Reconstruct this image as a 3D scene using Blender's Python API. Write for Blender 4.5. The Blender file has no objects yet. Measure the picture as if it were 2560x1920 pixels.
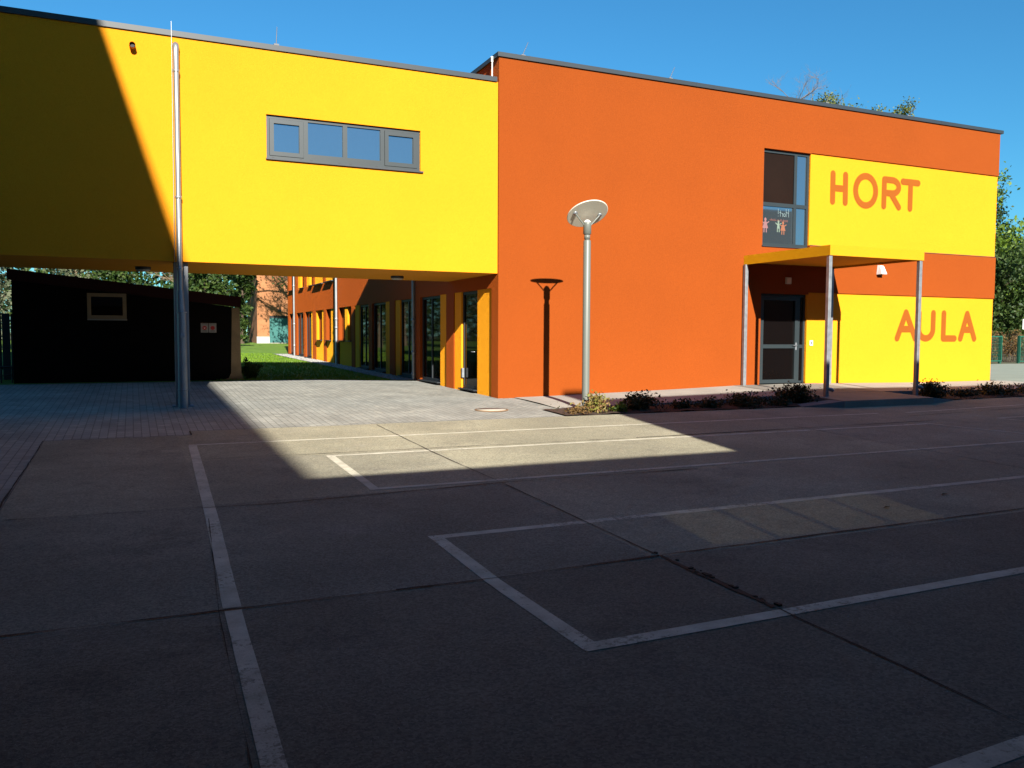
import bpy, bmesh, math, random
from mathutils import Vector, Matrix
import numpy as np
R = random.Random(11)
scene = bpy.context.scene
COL = scene.collection

# ------------------------------------------------------------------ camera
cam_d = bpy.data.cameras.new("camera")
cam_d.sensor_width = 36.0
cam_d.lens = 36.0 * 2093.47 / 2560.0
cam_d.clip_start = 0.05
cam_d.clip_end = 2000.0
cam = bpy.data.objects.new("camera", cam_d)
COL.objects.link(cam)
CR = Vector((0.9111457, -0.4120576, 0.0046878))
CU = Vector((0.0193940, 0.0542418, 0.9983395))
CF = Vector((0.4116277, 0.9095418, -0.0574136))
m = Matrix((CR, CU, -CF)).transposed().to_4x4()
m.translation = Vector((-7.65946, -17.71035, 1.45))
cam.matrix_world = m
scene.camera = cam

# ------------------------------------------------------------------ light
SUN = Vector((0.148, 1.0, -0.468)).normalized()      # the way the light travels
EL = math.asin(-SUN.z)
AZ = math.atan2(-SUN.x, -SUN.y)                      # heading of the sun from +Y toward +X
world = bpy.data.worlds.new("World")
scene.world = world
world.use_nodes = True
nt = world.node_tree
for n in list(nt.nodes):
    nt.nodes.remove(n)
sky = nt.nodes.new('ShaderNodeTexSky')
sky.sky_type = 'NISHITA'
sky.sun_disc = False
sky.sun_elevation = EL
sky.sun_rotation = AZ
sky.air_density = 1.2
sky.dust_density = 0.0
sky.ozone_density = 10.0
bg = nt.nodes.new('ShaderNodeBackground')
bg.inputs['Strength'].default_value = 0.051
out = nt.nodes.new('ShaderNodeOutputWorld')
tint = nt.nodes.new('ShaderNodeMix'); tint.data_type = 'RGBA'; tint.blend_type = 'MULTIPLY'   # white balance of the whole sky
tint.inputs[0].default_value = 1.0; tint.inputs[7].default_value = (0.66, 1.18, 1.10, 1)
nt.links.new(sky.outputs[0], tint.inputs[6]); nt.links.new(tint.outputs[2], bg.inputs['Color'])
nt.links.new(bg.outputs[0], out.inputs[0])
sl = bpy.data.lights.new("sun", 'SUN')
sl.energy = 5.0
sl.angle = math.radians(0.5)
sl.color = (1.0, 0.95, 0.85)
so = bpy.data.objects.new("sun", sl)
COL.objects.link(so)
so.rotation_euler = SUN.to_track_quat('-Z', 'Y').to_euler()
so.location = (-10, -40, 30)
scene.view_settings.view_transform = 'Standard'
scene.view_settings.look = 'None'
scene.view_settings.exposure = 1.35
scene.view_settings.gamma = 1.0

# ------------------------------------------------------------------ helpers
def tag(o, label=None, cat=None, group=None, kind=None):
    if label: o['label'] = label
    if cat: o['category'] = cat
    if group: o['group'] = group
    if kind: o['kind'] = kind
    return o

def thing(name, label, cat, loc=(0, 0, 0), group=None):
    o = bpy.data.objects.new(name, None)
    COL.objects.link(o)
    o.location = loc
    o.empty_display_size = 0.2
    return tag(o, label, cat, group)

class MB:
    """collects shapes in world space and links them as one mesh object"""
    def __init__(s):
        s.v = []; s.f = []; s.sm = []
    def add(s, vs, fs, smooth=False):
        b = len(s.v)
        s.v += [tuple(x) for x in vs]
        s.f += [tuple(i + b for i in f) for f in fs]
        s.sm += [smooth] * len(fs)
        return s
    def box(s, x0, x1, y0, y1, z0, z1):
        v = [(x0, y0, z0), (x1, y0, z0), (x1, y1, z0), (x0, y1, z0),
             (x0, y0, z1), (x1, y0, z1), (x1, y1, z1), (x0, y1, z1)]
        return s.add(v, [(0, 3, 2, 1), (4, 5, 6, 7), (0, 1, 5, 4), (1, 2, 6, 5), (2, 3, 7, 6), (3, 0, 4, 7)])
    def prism(s, pts, d):
        """closed polygon (3D points) pushed along d"""
        n = len(pts); d = Vector(d)
        v = [Vector(p) for p in pts] + [Vector(p) + d for p in pts]
        f = [tuple(range(n - 1, -1, -1)), tuple(range(n, 2 * n))]
        f += [(i, (i + 1) % n, n + (i + 1) % n, n + i) for i in range(n)]
        return s.add(v, f)
    def tube(s, pts, rad, n=12, caps=True, smooth=True):
        pts = [Vector(p) for p in pts]
        if not hasattr(rad, '__len__'): rad = [rad] * len(pts)
        rings = []; prev = None
        for i, p in enumerate(pts):
            a = pts[max(i - 1, 0)]; b = pts[min(i + 1, len(pts) - 1)]
            t = (b - a)
            if t.length < 1e-9: t = Vector((0, 0, 1))
            t.normalize()
            if prev is None:
                u = t.orthogonal().normalized()
            else:
                u = prev - t * prev.dot(t)
                u = u.normalized() if u.length > 1e-6 else t.orthogonal().normalized()
            prev = u; w = t.cross(u)
            rings.append([p + (u * math.cos(2 * math.pi * k / n) + w * math.sin(2 * math.pi * k / n)) * rad[i] for k in range(n)])
        v = [q for r in rings for q in r]
        f = []
        for i in range(len(pts) - 1):
            for k in range(n):
                f.append((i * n + k, i * n + (k + 1) % n, (i + 1) * n + (k + 1) % n, (i + 1) * n + k))
        s.add(v, f, smooth)
        if caps:
            s.add(rings[0], [tuple(range(n - 1, -1, -1))])
            s.add(rings[-1], [tuple(range(n))])
        return s
    def lathe(s, prof, c, n=24, axis=None, u=None):
        """prof: (radius, height) list; c centre; axis up"""
        ax = Vector(axis or (0, 0, 1)).normalized()
        u = Vector(u).normalized() if u else ax.orthogonal().normalized()
        w = ax.cross(u); c = Vector(c)
        v = []
        for r, h in prof:
            for k in range(n):
                a = 2 * math.pi * k / n
                v.append(c + ax * h + (u * math.cos(a) + w * math.sin(a)) * r)
        f = []
        for i in range(len(prof) - 1):
            for k in range(n):
                f.append((i * n + k, i * n + (k + 1) % n, (i + 1) * n + (k + 1) % n, (i + 1) * n + k))
        s.add(v, f, True)
        if prof[0][0] > 1e-5: s.add(v[:n], [tuple(range(n - 1, -1, -1))])
        if prof[-1][0] > 1e-5: s.add(v[-n:], [tuple(range(n))])
        return s
    def build(s, name, mat, parent=None, bevel=0.0):
        me = bpy.data.meshes.new(name)
        me.from_pydata(s.v, [], s.f)
        me.polygons.foreach_set('use_smooth', s.sm)
        me.materials.append(mat)
        me.update()
        bm = bmesh.new(); bm.from_mesh(me)
        bmesh.ops.recalc_face_normals(bm, faces=bm.faces) if len(bm.faces) < 20000 else None
        bm.to_mesh(me); bm.free()
        o = bpy.data.objects.new(name, me)
        COL.objects.link(o)
        if parent is not None:
            o.parent = parent
            p = Vector((0, 0, 0)); q = parent
            while q is not None:
                p += q.location; q = q.parent
            o.location = -p
        if bevel:
            bv = o.modifiers.new('bevel', 'BEVEL'); bv.width = bevel; bv.segments = 2; bv.limit_method = 'ANGLE'
        return o

def lin(r, g, b):
    f = lambda c: ((c / 255 + 0.055) / 1.055) ** 2.4 if c > 10 else c / 255 / 12.92
    return (f(r), f(g), f(b))

def mat(name, c, rough=0.8, var=0.12, scale=3.0, bump=0.0, bscale=60.0, metal=0.0, spec=0.5, c2=None, ior=None, grain=0.0):
    """procedural surface: two scales of noise shift the base colour, fine noise bumps it"""
    M = bpy.data.materials.new(name); M.use_nodes = True
    t = M.node_tree; N = t.nodes; L = t.links
    b = N['Principled BSDF']
    b.inputs['Roughness'].default_value = rough
    b.inputs['Metallic'].default_value = metal
    b.inputs['Specular IOR Level'].default_value = spec
    if ior: b.inputs['IOR'].default_value = ior
    tc = N.new('ShaderNodeTexCoord')
    n1 = N.new('ShaderNodeTexNoise'); n1.inputs['Scale'].default_value = scale; n1.inputs['Detail'].default_value = 6
    n2 = N.new('ShaderNodeTexNoise'); n2.inputs['Scale'].default_value = scale * 14; n2.inputs['Detail'].default_value = 3
    L.new(tc.outputs['Object'], n1.inputs['Vector']); L.new(tc.outputs['Object'], n2.inputs['Vector'])
    ad = N.new('ShaderNodeMath'); ad.operation = 'MULTIPLY_ADD'; ad.inputs[1].default_value = 0.4
    L.new(n2.outputs[0], ad.inputs[0]); L.new(n1.outputs[0], ad.inputs[2])
    rp = N.new('ShaderNodeMapRange'); rp.inputs[1].default_value = 0.4; rp.inputs[2].default_value = 1.0
    L.new(ad.outputs[0], rp.inputs[0])
    mx = N.new('ShaderNodeMix'); mx.data_type = 'RGBA'
    c2 = c2 or tuple(x * (1 - var) for x in c)
    ca = tuple(min(1, x * (1 + var * 0.5)) for x in c)
    mx.inputs[6].default_value = (*c2, 1); mx.inputs[7].default_value = (*ca, 1)
    L.new(rp.outputs[0], mx.inputs[0]); L.new(mx.outputs[2], b.inputs['Base Color'])
    if bump:
        bn = N.new('ShaderNodeTexNoise'); bn.inputs['Scale'].default_value = bscale; bn.inputs['Detail'].default_value = 4
        L.new(tc.outputs['Object'], bn.inputs['Vector'])
        bp = N.new('ShaderNodeBump'); bp.inputs['Strength'].default_value = bump; bp.inputs['Distance'].default_value = 0.01
        L.new(bn.outputs[0], bp.inputs['Height']); L.new(bp.outputs[0], b.inputs['Normal'])
    if grain: b.inputs['Diffuse Roughness'].default_value = 1.0
    if grain:
        gn = N.new('ShaderNodeTexWhiteNoise'); gn.noise_dimensions = '3D'
        sn = N.new('ShaderNodeVectorMath'); sn.operation = 'SNAP'; sn.inputs[1].default_value = (.003, .003, .003)
        L.new(tc.outputs['Object'], sn.inputs[0]); L.new(sn.outputs[0], gn.inputs['Vector'])
        sb = N.new('ShaderNodeVectorMath'); sb.operation = 'SUBTRACT'; sb.inputs[1].default_value = (.5, .5, .5); L.new(gn.outputs['Color'], sb.inputs[0])
        sc_ = N.new('ShaderNodeVectorMath'); sc_.operation = 'SCALE'; sc_.inputs['Scale'].default_value = grain; L.new(sb.outputs[0], sc_.inputs[0])
        ge = N.new('ShaderNodeNewGeometry'); av = N.new('ShaderNodeVectorMath'); av.operation = 'ADD'
        L.new(ge.outputs['Normal'], av.inputs[0]); L.new(sc_.outputs[0], av.inputs[1])
        nn = N.new('ShaderNodeVectorMath'); nn.operation = 'NORMALIZE'; L.new(av.outputs[0], nn.inputs[0]); L.new(nn.outputs[0], b.inputs['Normal'])
    return M

def leafmat(name, c, c2, trans=0.25):
    M = bpy.data.materials.new(name); M.use_nodes = True
    t = M.node_tree; N = t.nodes; L = t.links
    b = N['Principled BSDF']; b.inputs['Roughness'].default_value = 0.55
    b.inputs['Specular IOR Level'].default_value = 0.3
    g = N.new('ShaderNodeNewGeometry')
    mx = N.new('ShaderNodeMix'); mx.data_type = 'RGBA'
    mx.inputs[6].default_value = (*c, 1); mx.inputs[7].default_value = (*c2, 1)
    L.new(g.outputs['Random Per Island'], mx.inputs[0])
    L.new(mx.outputs[2], b.inputs['Base Color'])
    tr = N.new('ShaderNodeBsdfTranslucent'); L.new(mx.outputs[2], tr.inputs['Color'])
    ms = N.new('ShaderNodeMixShader'); ms.inputs[0].default_value = trans
    L.new(b.outputs[0], ms.inputs[1]); L.new(tr.outputs[0], ms.inputs[2])
    L.new(ms.outputs[0], N['Material Output'].inputs['Surface'])
    return M

def ss(a, b, x):
    t = min(1, max(0, (x - a) / (b - a))); return t * t * (3 - 2 * t)

def gz(x, y):
    """height of the ground: it climbs gently from the yard to the lawn"""
    rise = 0.11 * ss(7, 14, x)
    if y <= 0:
        return 0.035 * max(y, -12.0) + rise * min(1, max(0, 1 + y / 5))
    w = min(1, max(0, -x / 3))
    a = 0.017 + 0.016 * w
    b = a * min(y, 6) + max(0, min(y, 26) - 6) * (0.012 - 0.004 * w) + max(0, min(y, 60) - 26) * 0.0155
    k = ss(7, 14, x)
    return b * (1 - k) + (rise + 0.002 * y) * k if y < 60 else b * (1 - k) + k * 0.23

def sheet(name, xs, ys, off, material, label=None, kind='structure', zf=None, cat=None):
    b = MB(); nx, ny = len(xs), len(ys); zf = zf or gz
    b.add([(x, y, zf(x, y) + off) for y in ys for x in xs],
          [(j * nx + i, j * nx + i + 1, (j + 1) * nx + i + 1, (j + 1) * nx + i) for j in range(ny - 1) for i in range(nx - 1)], True)
    o = b.build(name, material)
    tag(o, label, cat, None, kind)
    return o

def rng(a, b, st):
    n = max(1, int(round((b - a) / st))); return [a + (b - a) * i / n for i in range(n + 1)]

# ------------------------------------------------------------------ materials
YEL = (0.72, 0.298, 0.011); ORA = (0.272, 0.0545, 0.0058)
M_yellow = mat('yellow_render', YEL, 0.85, 0.05, 0.6, spec=0.12, grain=0.9)
M_orange = mat('orange_render', ORA, 0.85, 0.07, 0.6, spec=0.12, grain=0.9)
M_oside = mat('orange_coarse_render', ORA, 0.85, 0.07, 0.6, spec=0.12, grain=0.6)
M_yside = mat('yellow_coarse_render', YEL, 0.85, 0.05, 0.6, spec=0.12, grain=0.6)
M_letter = mat('orange_paint', (0.24, 0.062, 0.005), 0.8, 0.05, 2, spec=0.15)
M_canopy = mat('yellow_sheet_metal', (0.62, 0.285, 0.003), 0.6, 0.04, 1.5, spec=0.2, grain=0.9)
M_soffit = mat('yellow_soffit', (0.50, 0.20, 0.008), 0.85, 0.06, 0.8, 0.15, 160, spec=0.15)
M_cap = mat('anthracite_sheet', (0.020, 0.027, 0.034), 0.50, 0.15, 1.2, metal=0.0, spec=0.4)
M_frame = mat('anthracite_frame', (0.018, 0.026, 0.030), 0.45, 0.08, 4, spec=0.4)
M_frame2 = mat('side_frame', (0.020, 0.024, 0.028), 0.5, 0.08, 4, spec=0.3)
M_dark = mat('dark_seal', (0.012, 0.012, 0.014), 0.6, 0.1)
M_galv = mat('galvanised_steel', (0.30, 0.32, 0.345), 0.45, 0.35, 9, 0.08, 40, metal=0.6)
M_zinc = mat('zinc_pipe', (0.34, 0.345, 0.35), 0.40, 0.2, 4, metal=0.7)
M_oldzinc = mat('weathered_zinc', (0.26, 0.28, 0.31), 0.45, 0.2, 3, metal=0.6)
M_lamp = mat('lamp_grey_paint', (0.125, 0.135, 0.12), 0.45, 0.05, 2, spec=0.5)
M_lampdisc = mat('lamp_disc_white', (0.62, 0.60, 0.50), 0.6, 0.04, 2)
M_white = mat('white_plastic', (0.80, 0.80, 0.78), 0.4, 0.04, 3)
M_glassy = bpy.data.materials.new('window_glass')
def glass(name, c, metal, rough=0.03):
    M = mat(name, c, rough, 0.03, 1.0, metal=metal, spec=0.9); return M
M_glass = glass('coated_glass', (0.24, 0.31, 0.36), 0.9)
M_gdark = glass('dark_glass', (0.004, 0.003, 0.003), 0.0)
M_gdim = glass('dim_glass', (0.06, 0.07, 0.08), 0.9)
M_openroom = mat('open_sash_dark', (0.010, 0.004, 0.002), 0.6, 0.3, 1.0, spec=0.1)  # flat dark brown for an unlit room seen through an open sash
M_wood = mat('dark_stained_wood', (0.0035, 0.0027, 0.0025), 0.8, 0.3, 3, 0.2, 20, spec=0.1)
M_fascia = mat('dark_red_board', (0.022, 0.0025, 0.002), 0.7, 0.2, 2, spec=0.15)
M_conc = mat('pale_concrete', (0.34, 0.31, 0.26), 0.9, 0.25, 1.5, 0.3, 50)
M_pillar = mat('stained_concrete', (0.26, 0.18, 0.10), 0.9, 0.45, 2.5, 0.3, 40)
M_kerb = mat('grey_kerb', (0.16, 0.16, 0.165), 0.9, 0.2, 3, 0.3, 60)
M_soil = mat('bed_mulch', (0.055, 0.026, 0.014), 0.95, 0.6, 9, 0.8, 40, c2=(0.02, 0.010, 0.006))
M_gravel = mat('pale_gravel', (0.36, 0.35, 0.33), 0.9, 0.5, 22, 0.9, 30, c2=(0.10, 0.10, 0.095))
M_earth = mat('earth', (0.09, 0.085, 0.04), 0.95, 0.4, 0.6, 0.4, 20)
M_grass = mat('lawn_green', (0.125, 0.225, 0.008), 0.9, 0.35, 1.3, 0.5, 60, c2=(0.06, 0.125, 0.004))
M_road = mat('pale_road', (0.25, 0.265, 0.205), 0.9, 0.15, 1.0, 0.3, 60)
M_bark = mat('bark', (0.075, 0.052, 0.034), 0.95, 0.4, 6, 0.6, 30)
M_barkpale = mat('pale_bark', (0.17, 0.12, 0.075), 0.95, 0.4, 6, 0.6, 30)
M_green = mat('green_fence_paint', (0.008, 0.075, 0.045), 0.45, 0.1, 3)
M_teal = mat('teal_door_paint', (0.007, 0.10, 0.09), 0.6, 0.15, 1.5)
M_brickor = mat('old_orange_render', (0.32, 0.135, 0.055), 0.9, 0.18, 1.0, 0.3, 40)
M_plaster = mat('grey_plaster', (0.085, 0.075, 0.065), 0.9, 0.15, 0.5, 0.2, 60)
M_plinth = mat('white_plinth', (0.36, 0.35, 0.33), 0.9, 0.2, 2)
M_fencewood = mat('grey_fence_boards', (0.045, 0.05, 0.055), 0.9, 0.3, 3)
M_signplate = mat('dull_sign_plate', (0.30, 0.285, 0.27), 0.6, 0.15, 4)
M_red = mat('red_print', (0.42, 0.012, 0.012), 0.5, 0.05)
M_black = mat('black_print', (0.02, 0.02, 0.02), 0.6, 0.05)
M_leafA = leafmat('leaf_spring', (0.055, 0.11, 0.012), (0.15, 0.22, 0.02))
M_leafB = leafmat('leaf_dark', (0.018, 0.045, 0.010), (0.055, 0.085, 0.014))
M_leafC = leafmat('leaf_pine', (0.05, 0.075, 0.014), (0.15, 0.16, 0.03), 0.15)
M_leafD = leafmat('leaf_brown', (0.10, 0.055, 0.020), (0.20, 0.12, 0.04))
M_leafE = leafmat('leaf_shrub', (0.022, 0.030, 0.009), (0.065, 0.050, 0.016), 0.12)
M_leafF = leafmat('leaf_pale', (0.06, 0.08, 0.04), (0.19, 0.20, 0.13), 0.2)
M_leafG = leafmat('leaf_autumn', (0.20, 0.10, 0.045), (0.16, 0.17, 0.03), 0.15)
M_blade = leafmat('grass_blade', (0.10, 0.20, 0.010), (0.17, 0.27, 0.02), 0.3)

# concrete slabs of the yard: sandy, stained, with aggregate specks
def yardmat(k=1.0, g=0.0):
    M = bpy.data.materials.new('yard_concrete'); M.use_nodes = True
    t = M.node_tree; N = t.nodes; L = t.links; b = N['Principled BSDF']
    b.inputs['Roughness'].default_value = 0.95; b.inputs['Specular IOR Level'].default_value = 0.12
    tc = N.new('ShaderNodeTexCoord')
    def noise(sc, det=5, rough=0.6):
        n = N.new('ShaderNodeTexNoise'); n.inputs['Scale'].default_value = sc; n.inputs['Detail'].default_value = det
        n.inputs['Roughness'].default_value = rough; L.new(tc.outputs['Object'], n.inputs['Vector']); return n
    def rampy(n, a, bb, lo=0.0, hi=1.0):
        r = N.new('ShaderNodeMapRange'); r.inputs[1].default_value = a; r.inputs[2].default_value = bb
        r.inputs[3].default_value = lo; r.inputs[4].default_value = hi; L.new(n, r.inputs[0]); return r.outputs[0]
    def mix(f, c1, c2):
        m_ = N.new('ShaderNodeMix'); m_.data_type = 'RGBA'; L.new(f, m_.inputs[0])
        for k, c in ((6, c1), (7, c2)):
            if isinstance(c, tuple): m_.inputs[k].default_value = (*c, 1)
            else: L.new(c, m_.inputs[k])
        return m_.outputs[2]
    big = noise(0.33, 6); mid = noise(2.2, 8, 0.7); fine = noise(90, 2); 
    c = mix(rampy(big.outputs[0], 0.38, 0.64), (0.25, 0.232, 0.165), (0.36, 0.33, 0.235))
    c = mix(rampy(mid.outputs[0], 0.40, 0.70, 0, 0.55), c, (0.225, 0.205, 0.155))
    st = noise(0.9, 9, 0.75)
    c = mix(rampy(st.outputs[0], 0.55, 0.72, 0, 0.65), c, (0.135, 0.125, 0.10))
    pale = noise(0.55, 8, 0.8)
    c = mix(rampy(pale.outputs[0], 0.60, 0.72, 0, 0.5), c, (0.43, 0.40, 0.32))
    grit = noise(150, 2, 0.6)
    c = mix(rampy(grit.outputs[0], 0.40, 0.30, 0, 0.6), c, (0.10, 0.09, 0.07))
    v = N.new('ShaderNodeTexVoronoi'); v.inputs['Scale'].default_value = 42; L.new(tc.outputs['Object'], v.inputs['Vector'])
    sp = N.new('ShaderNodeMath'); sp.operation = 'LESS_THAN'; sp.inputs[1].default_value = 0.13
    L.new(v.outputs['Distance'], sp.inputs[0])
    v2 = N.new('ShaderNodeTexNoise'); v2.inputs['Scale'].default_value = 14; L.new(tc.outputs['Object'], v2.inputs['Vector'])
    gate = N.new('ShaderNodeMath'); gate.operation = 'GREATER_THAN'; gate.inputs[1].default_value = 0.54; L.new(v2.outputs[0], gate.inputs[0])
    pr = N.new('ShaderNodeMath'); pr.operation = 'MULTIPLY'; L.new(sp.outputs[0], pr.inputs[0]); L.new(gate.outputs[0], pr.inputs[1])
    vc = N.new('ShaderNodeTexVoronoi'); vc.inputs['Scale'].default_value = 70; L.new(tc.outputs['Object'], vc.inputs['Vector'])
    vr = N.new('ShaderNodeSeparateColor'); L.new(vc.outputs['Color'], vr.inputs[0])
    mm = N.new('ShaderNodeMix'); mm.data_type = 'RGBA'; mm.blend_type = 'MULTIPLY'; mm.inputs[0].default_value = 1.0
    L.new(c, mm.inputs[6]); L.new(rampy(vr.outputs[0], 0, 1, 0.76, 1.27), mm.inputs[7]); c = mm.outputs[2]
    c = mix(pr.outputs[0], c, (0.50, 0.47, 0.42))
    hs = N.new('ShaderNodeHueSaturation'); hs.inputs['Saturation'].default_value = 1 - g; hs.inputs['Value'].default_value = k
    L.new(c, hs.inputs['Color']); L.new(hs.outputs[0], b.inputs['Base Color'])
    bp = N.new('ShaderNodeBump'); bp.inputs['Strength'].default_value = 0.35; bp.inputs['Distance'].default_value = 0.01
    L.new(fine.outputs[0], bp.inputs['Height']); L.new(bp.outputs[0], b.inputs['Normal'])
    return M
M_yard = yardmat()
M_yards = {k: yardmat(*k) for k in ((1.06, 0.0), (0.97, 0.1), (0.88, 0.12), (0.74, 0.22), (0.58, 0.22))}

def pavermat():
    M = bpy.data.materials.new('grey_pavers'); M.use_nodes = True
    t = M.node_tree; N = t.nodes; L = t.links; b = N['Principled BSDF']
    b.inputs['Roughness'].default_value = 0.9; b.inputs['Specular IOR Level'].default_value = 0.3
    tc = N.new('ShaderNodeTexCoord'); mp = N.new('ShaderNodeMapping')
    mp.inputs['Rotation'].default_value = (0, 0, math.radians(90))
    L.new(tc.outputs['Object'], mp.inputs[0])
    br = N.new('ShaderNodeTexBrick')
    br.inputs['Scale'].default_value = 1.0; br.inputs['Brick Width'].default_value = 0.24; br.inputs['Row Height'].default_value = 0.12
    br.inputs['Mortar Size'].default_value = 0.007; br.inputs['Mortar Smooth'].default_value = 0.3
    br.inputs['Color1'].default_value = (0.268, 0.268, 0.24, 1); br.inputs['Color2'].default_value = (0.32, 0.318, 0.282, 1)
    br.inputs['Mortar'].default_value = (0.165, 0.16, 0.14, 1)
    L.new(mp.outputs[0], br.inputs['Vector'])
    n = N.new('ShaderNodeTexNoise'); n.inputs['Scale'].default_value = 1.1; n.inputs['Detail'].default_value = 7; L.new(tc.outputs['Object'], n.inputs['Vector'])
    r = N.new('ShaderNodeMapRange'); r.inputs[1].default_value = 0.3; r.inputs[2].default_value = 0.7; r.inputs[3].default_value = 0.78; r.inputs[4].default_value = 1.14
    L.new(n.outputs[0], r.inputs[0])
    mx = N.new('ShaderNodeMix'); mx.data_type = 'RGBA'; mx.blend_type = 'MULTIPLY'; mx.inputs[0].default_value = 1
    L.new(br.outputs[0], mx.inputs[6]); L.new(r.outputs[0], mx.inputs[7]); 
    # a few sand-dusted pale stones
    n2 = N.new('ShaderNodeTexNoise'); n2.inputs['Scale'].default_value = 5; n2.inputs['Detail'].default_value = 4; L.new(tc.outputs['Object'], n2.inputs['Vector'])
    r2 = N.new('ShaderNodeMapRange'); r2.inputs[1].default_value = 0.60; r2.inputs[2].default_value = 0.68; r2.inputs[4].default_value = 0.5; L.new(n2.outputs[0], r2.inputs[0])
    m2 = N.new('ShaderNodeMix'); m2.data_type = 'RGBA'; L.new(r2.outputs[0], m2.inputs[0]); L.new(mx.outputs[2], m2.inputs[6])
    m2.inputs[7].default_value = (0.40, 0.39, 0.33, 1)
    L.new(m2.outputs[2], b.inputs['Base Color'])
    bp = N.new('ShaderNodeBump'); bp.inputs['Strength'].default_value = 0.6; bp.inputs['Distance'].default_value = 0.01; bp.invert = True
    L.new(br.outputs['Fac'], bp.inputs['Height']); L.new(bp.outputs[0], b.inputs['Normal'])
    return M
M_paver = pavermat()

def linemat():
    M = mat('worn_white_paint', (0.58, 0.545, 0.44), 0.9, 0.25, 5, 0.3, 90, c2=(0.38, 0.35, 0.27), spec=0.12)
    t = M.node_tree; N = t.nodes; L = t.links; b = N['Principled BSDF']; src = b.inputs['Base Color'].links[0].from_socket
    tc = N.new('ShaderNodeTexCoord'); n = N.new('ShaderNodeTexNoise'); n.inputs['Scale'].default_value = 26; n.inputs['Detail'].default_value = 8; n.inputs['Roughness'].default_value = 0.75
    n2 = N.new('ShaderNodeTexNoise'); n2.inputs['Scale'].default_value = 1.6; n2.inputs['Detail'].default_value = 3
    L.new(tc.outputs['Object'], n.inputs['Vector']); L.new(tc.outputs['Object'], n2.inputs['Vector'])
    ad = N.new('ShaderNodeMath'); ad.operation = 'MULTIPLY_ADD'; ad.inputs[1].default_value = 0.55; L.new(n2.outputs[0], ad.inputs[0]); L.new(n.outputs[0], ad.inputs[2])
    r = N.new('ShaderNodeMapRange'); r.inputs[1].default_value = 0.83; r.inputs[2].default_value = 0.93; L.new(ad.outputs[0], r.inputs[0])
    mx = N.new('ShaderNodeMix'); mx.data_type = 'RGBA'; L.new(r.outputs[0], mx.inputs[0]); L.new(src, mx.inputs[6]); mx.inputs[7].default_value = (0.26, 0.235, 0.18, 1)
    L.new(mx.outputs[2], b.inputs['Base Color'])
    return M
M_line = linemat()
M_joint = mat('joint_dirt', (0.035, 0.026, 0.016), 0.95, 0.5, 8, c2=(0.015, 0.012, 0.009))
M_slab = mat('step_concrete', (0.22, 0.20, 0.17), 0.9, 0.25, 1.4, 0.3, 60)
M_stair = mat('strip_paving', (0.34, 0.315, 0.27), 0.9, 0.2, 1.4, 0.3, 60)

# ------------------------------------------------------------------ ground and yard
gx = [-400, -200, -100, -60] + rng(-40, 80, 4) + [100, 140, 200, 300, 500]
gy = [-200, -100, -50] + rng(-30, 60, 3) + [70, 90, 130, 200, 320, 600]
tag(sheet('ground', gx, gy, -0.03, M_earth), kind='structure')
sheet('paving', rng(-14, 0.9, 0.6), rng(-19.4, -12, 0.6) + rng(-12, 0, 0.6)[1:] + rng(0, 5.95, 0.6)[1:], 0.004, M_paver)
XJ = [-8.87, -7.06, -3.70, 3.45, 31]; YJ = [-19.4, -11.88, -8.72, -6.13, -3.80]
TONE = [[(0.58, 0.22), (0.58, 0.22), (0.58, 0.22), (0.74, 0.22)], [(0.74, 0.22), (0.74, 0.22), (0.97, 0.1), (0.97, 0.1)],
        [(0.88, 0.12), (0.97, 0.1), (1.06, 0.0), (0.97, 0.1)], [(0.97, 0.1), (1.06, 0.0), (1.06, 0.0), (0.97, 0.1)]]  # near rows darkened to carry foreground shade, on top of slab variation
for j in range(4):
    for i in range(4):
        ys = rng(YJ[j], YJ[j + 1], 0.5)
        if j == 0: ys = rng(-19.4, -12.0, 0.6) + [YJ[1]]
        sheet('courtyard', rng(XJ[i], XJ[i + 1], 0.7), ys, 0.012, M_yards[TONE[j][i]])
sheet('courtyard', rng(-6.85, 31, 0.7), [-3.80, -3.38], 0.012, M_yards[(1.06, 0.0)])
sheet('road', rng(17.3, 70, 2.2), [-3.38, -2, -1, 0, 1, 2, 4, 6, 8, 10.9], 0.006, M_road)
sheet('lawn', rng(-40, 0.0, 1.0), rng(5.95, 60, 1.2), 0.01, M_grass)
sheet('lawn', rng(0.0, 14, 2), rng(28.75, 60, 2), 0.01, M_grass)
sheet('gravel_strip', [-0.75, -0.4, 0.0], rng(6.0, 29, 0.5), 0.03, M_gravel)

def ribbon(b, pts, w, off, step=0.25, jit=0.0, wj=0.0):
    """flat strip of width w along a ground polyline"""
    P = []
    for (a, c) in zip(pts[:-1], pts[1:]):
        n = max(1, int(math.hypot(c[0] - a[0], c[1] - a[1]) / step))
        P += [(a[0] + (c[0] - a[0]) * i / n, a[1] + (c[1] - a[1]) * i / n) for i in range(n)]
    P.append(pts[-1]); L_ = []; wob = [0.0, 0.0]
    for i, p in enumerate(P):
        a = P[max(i - 1, 0)]; c = P[min(i + 1, len(P) - 1)]
        dx, dy = c[0] - a[0], c[1] - a[1]; l = math.hypot(dx, dy) or 1; nx, ny = -dy / l, dx / l
        if jit: wob[0] = wob[0] * .88 + R.gauss(0, jit * .35)
        if wj: wob[1] = wob[1] * .8 + R.gauss(0, wj * .35)
        o = wob[0]; ww = w * max(.25, 1 + wob[1])
        for s in (-.5, .5):
            x, y = p[0] + nx * (o + s * ww), p[1] + ny * (o + s * ww)
            L_.append((x, y, gz(x, y) + off))
    b.add(L_, [(2 * i, 2 * i + 1, 2 * i + 3, 2 * i + 2) for i in range(len(P) - 1)])

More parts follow.
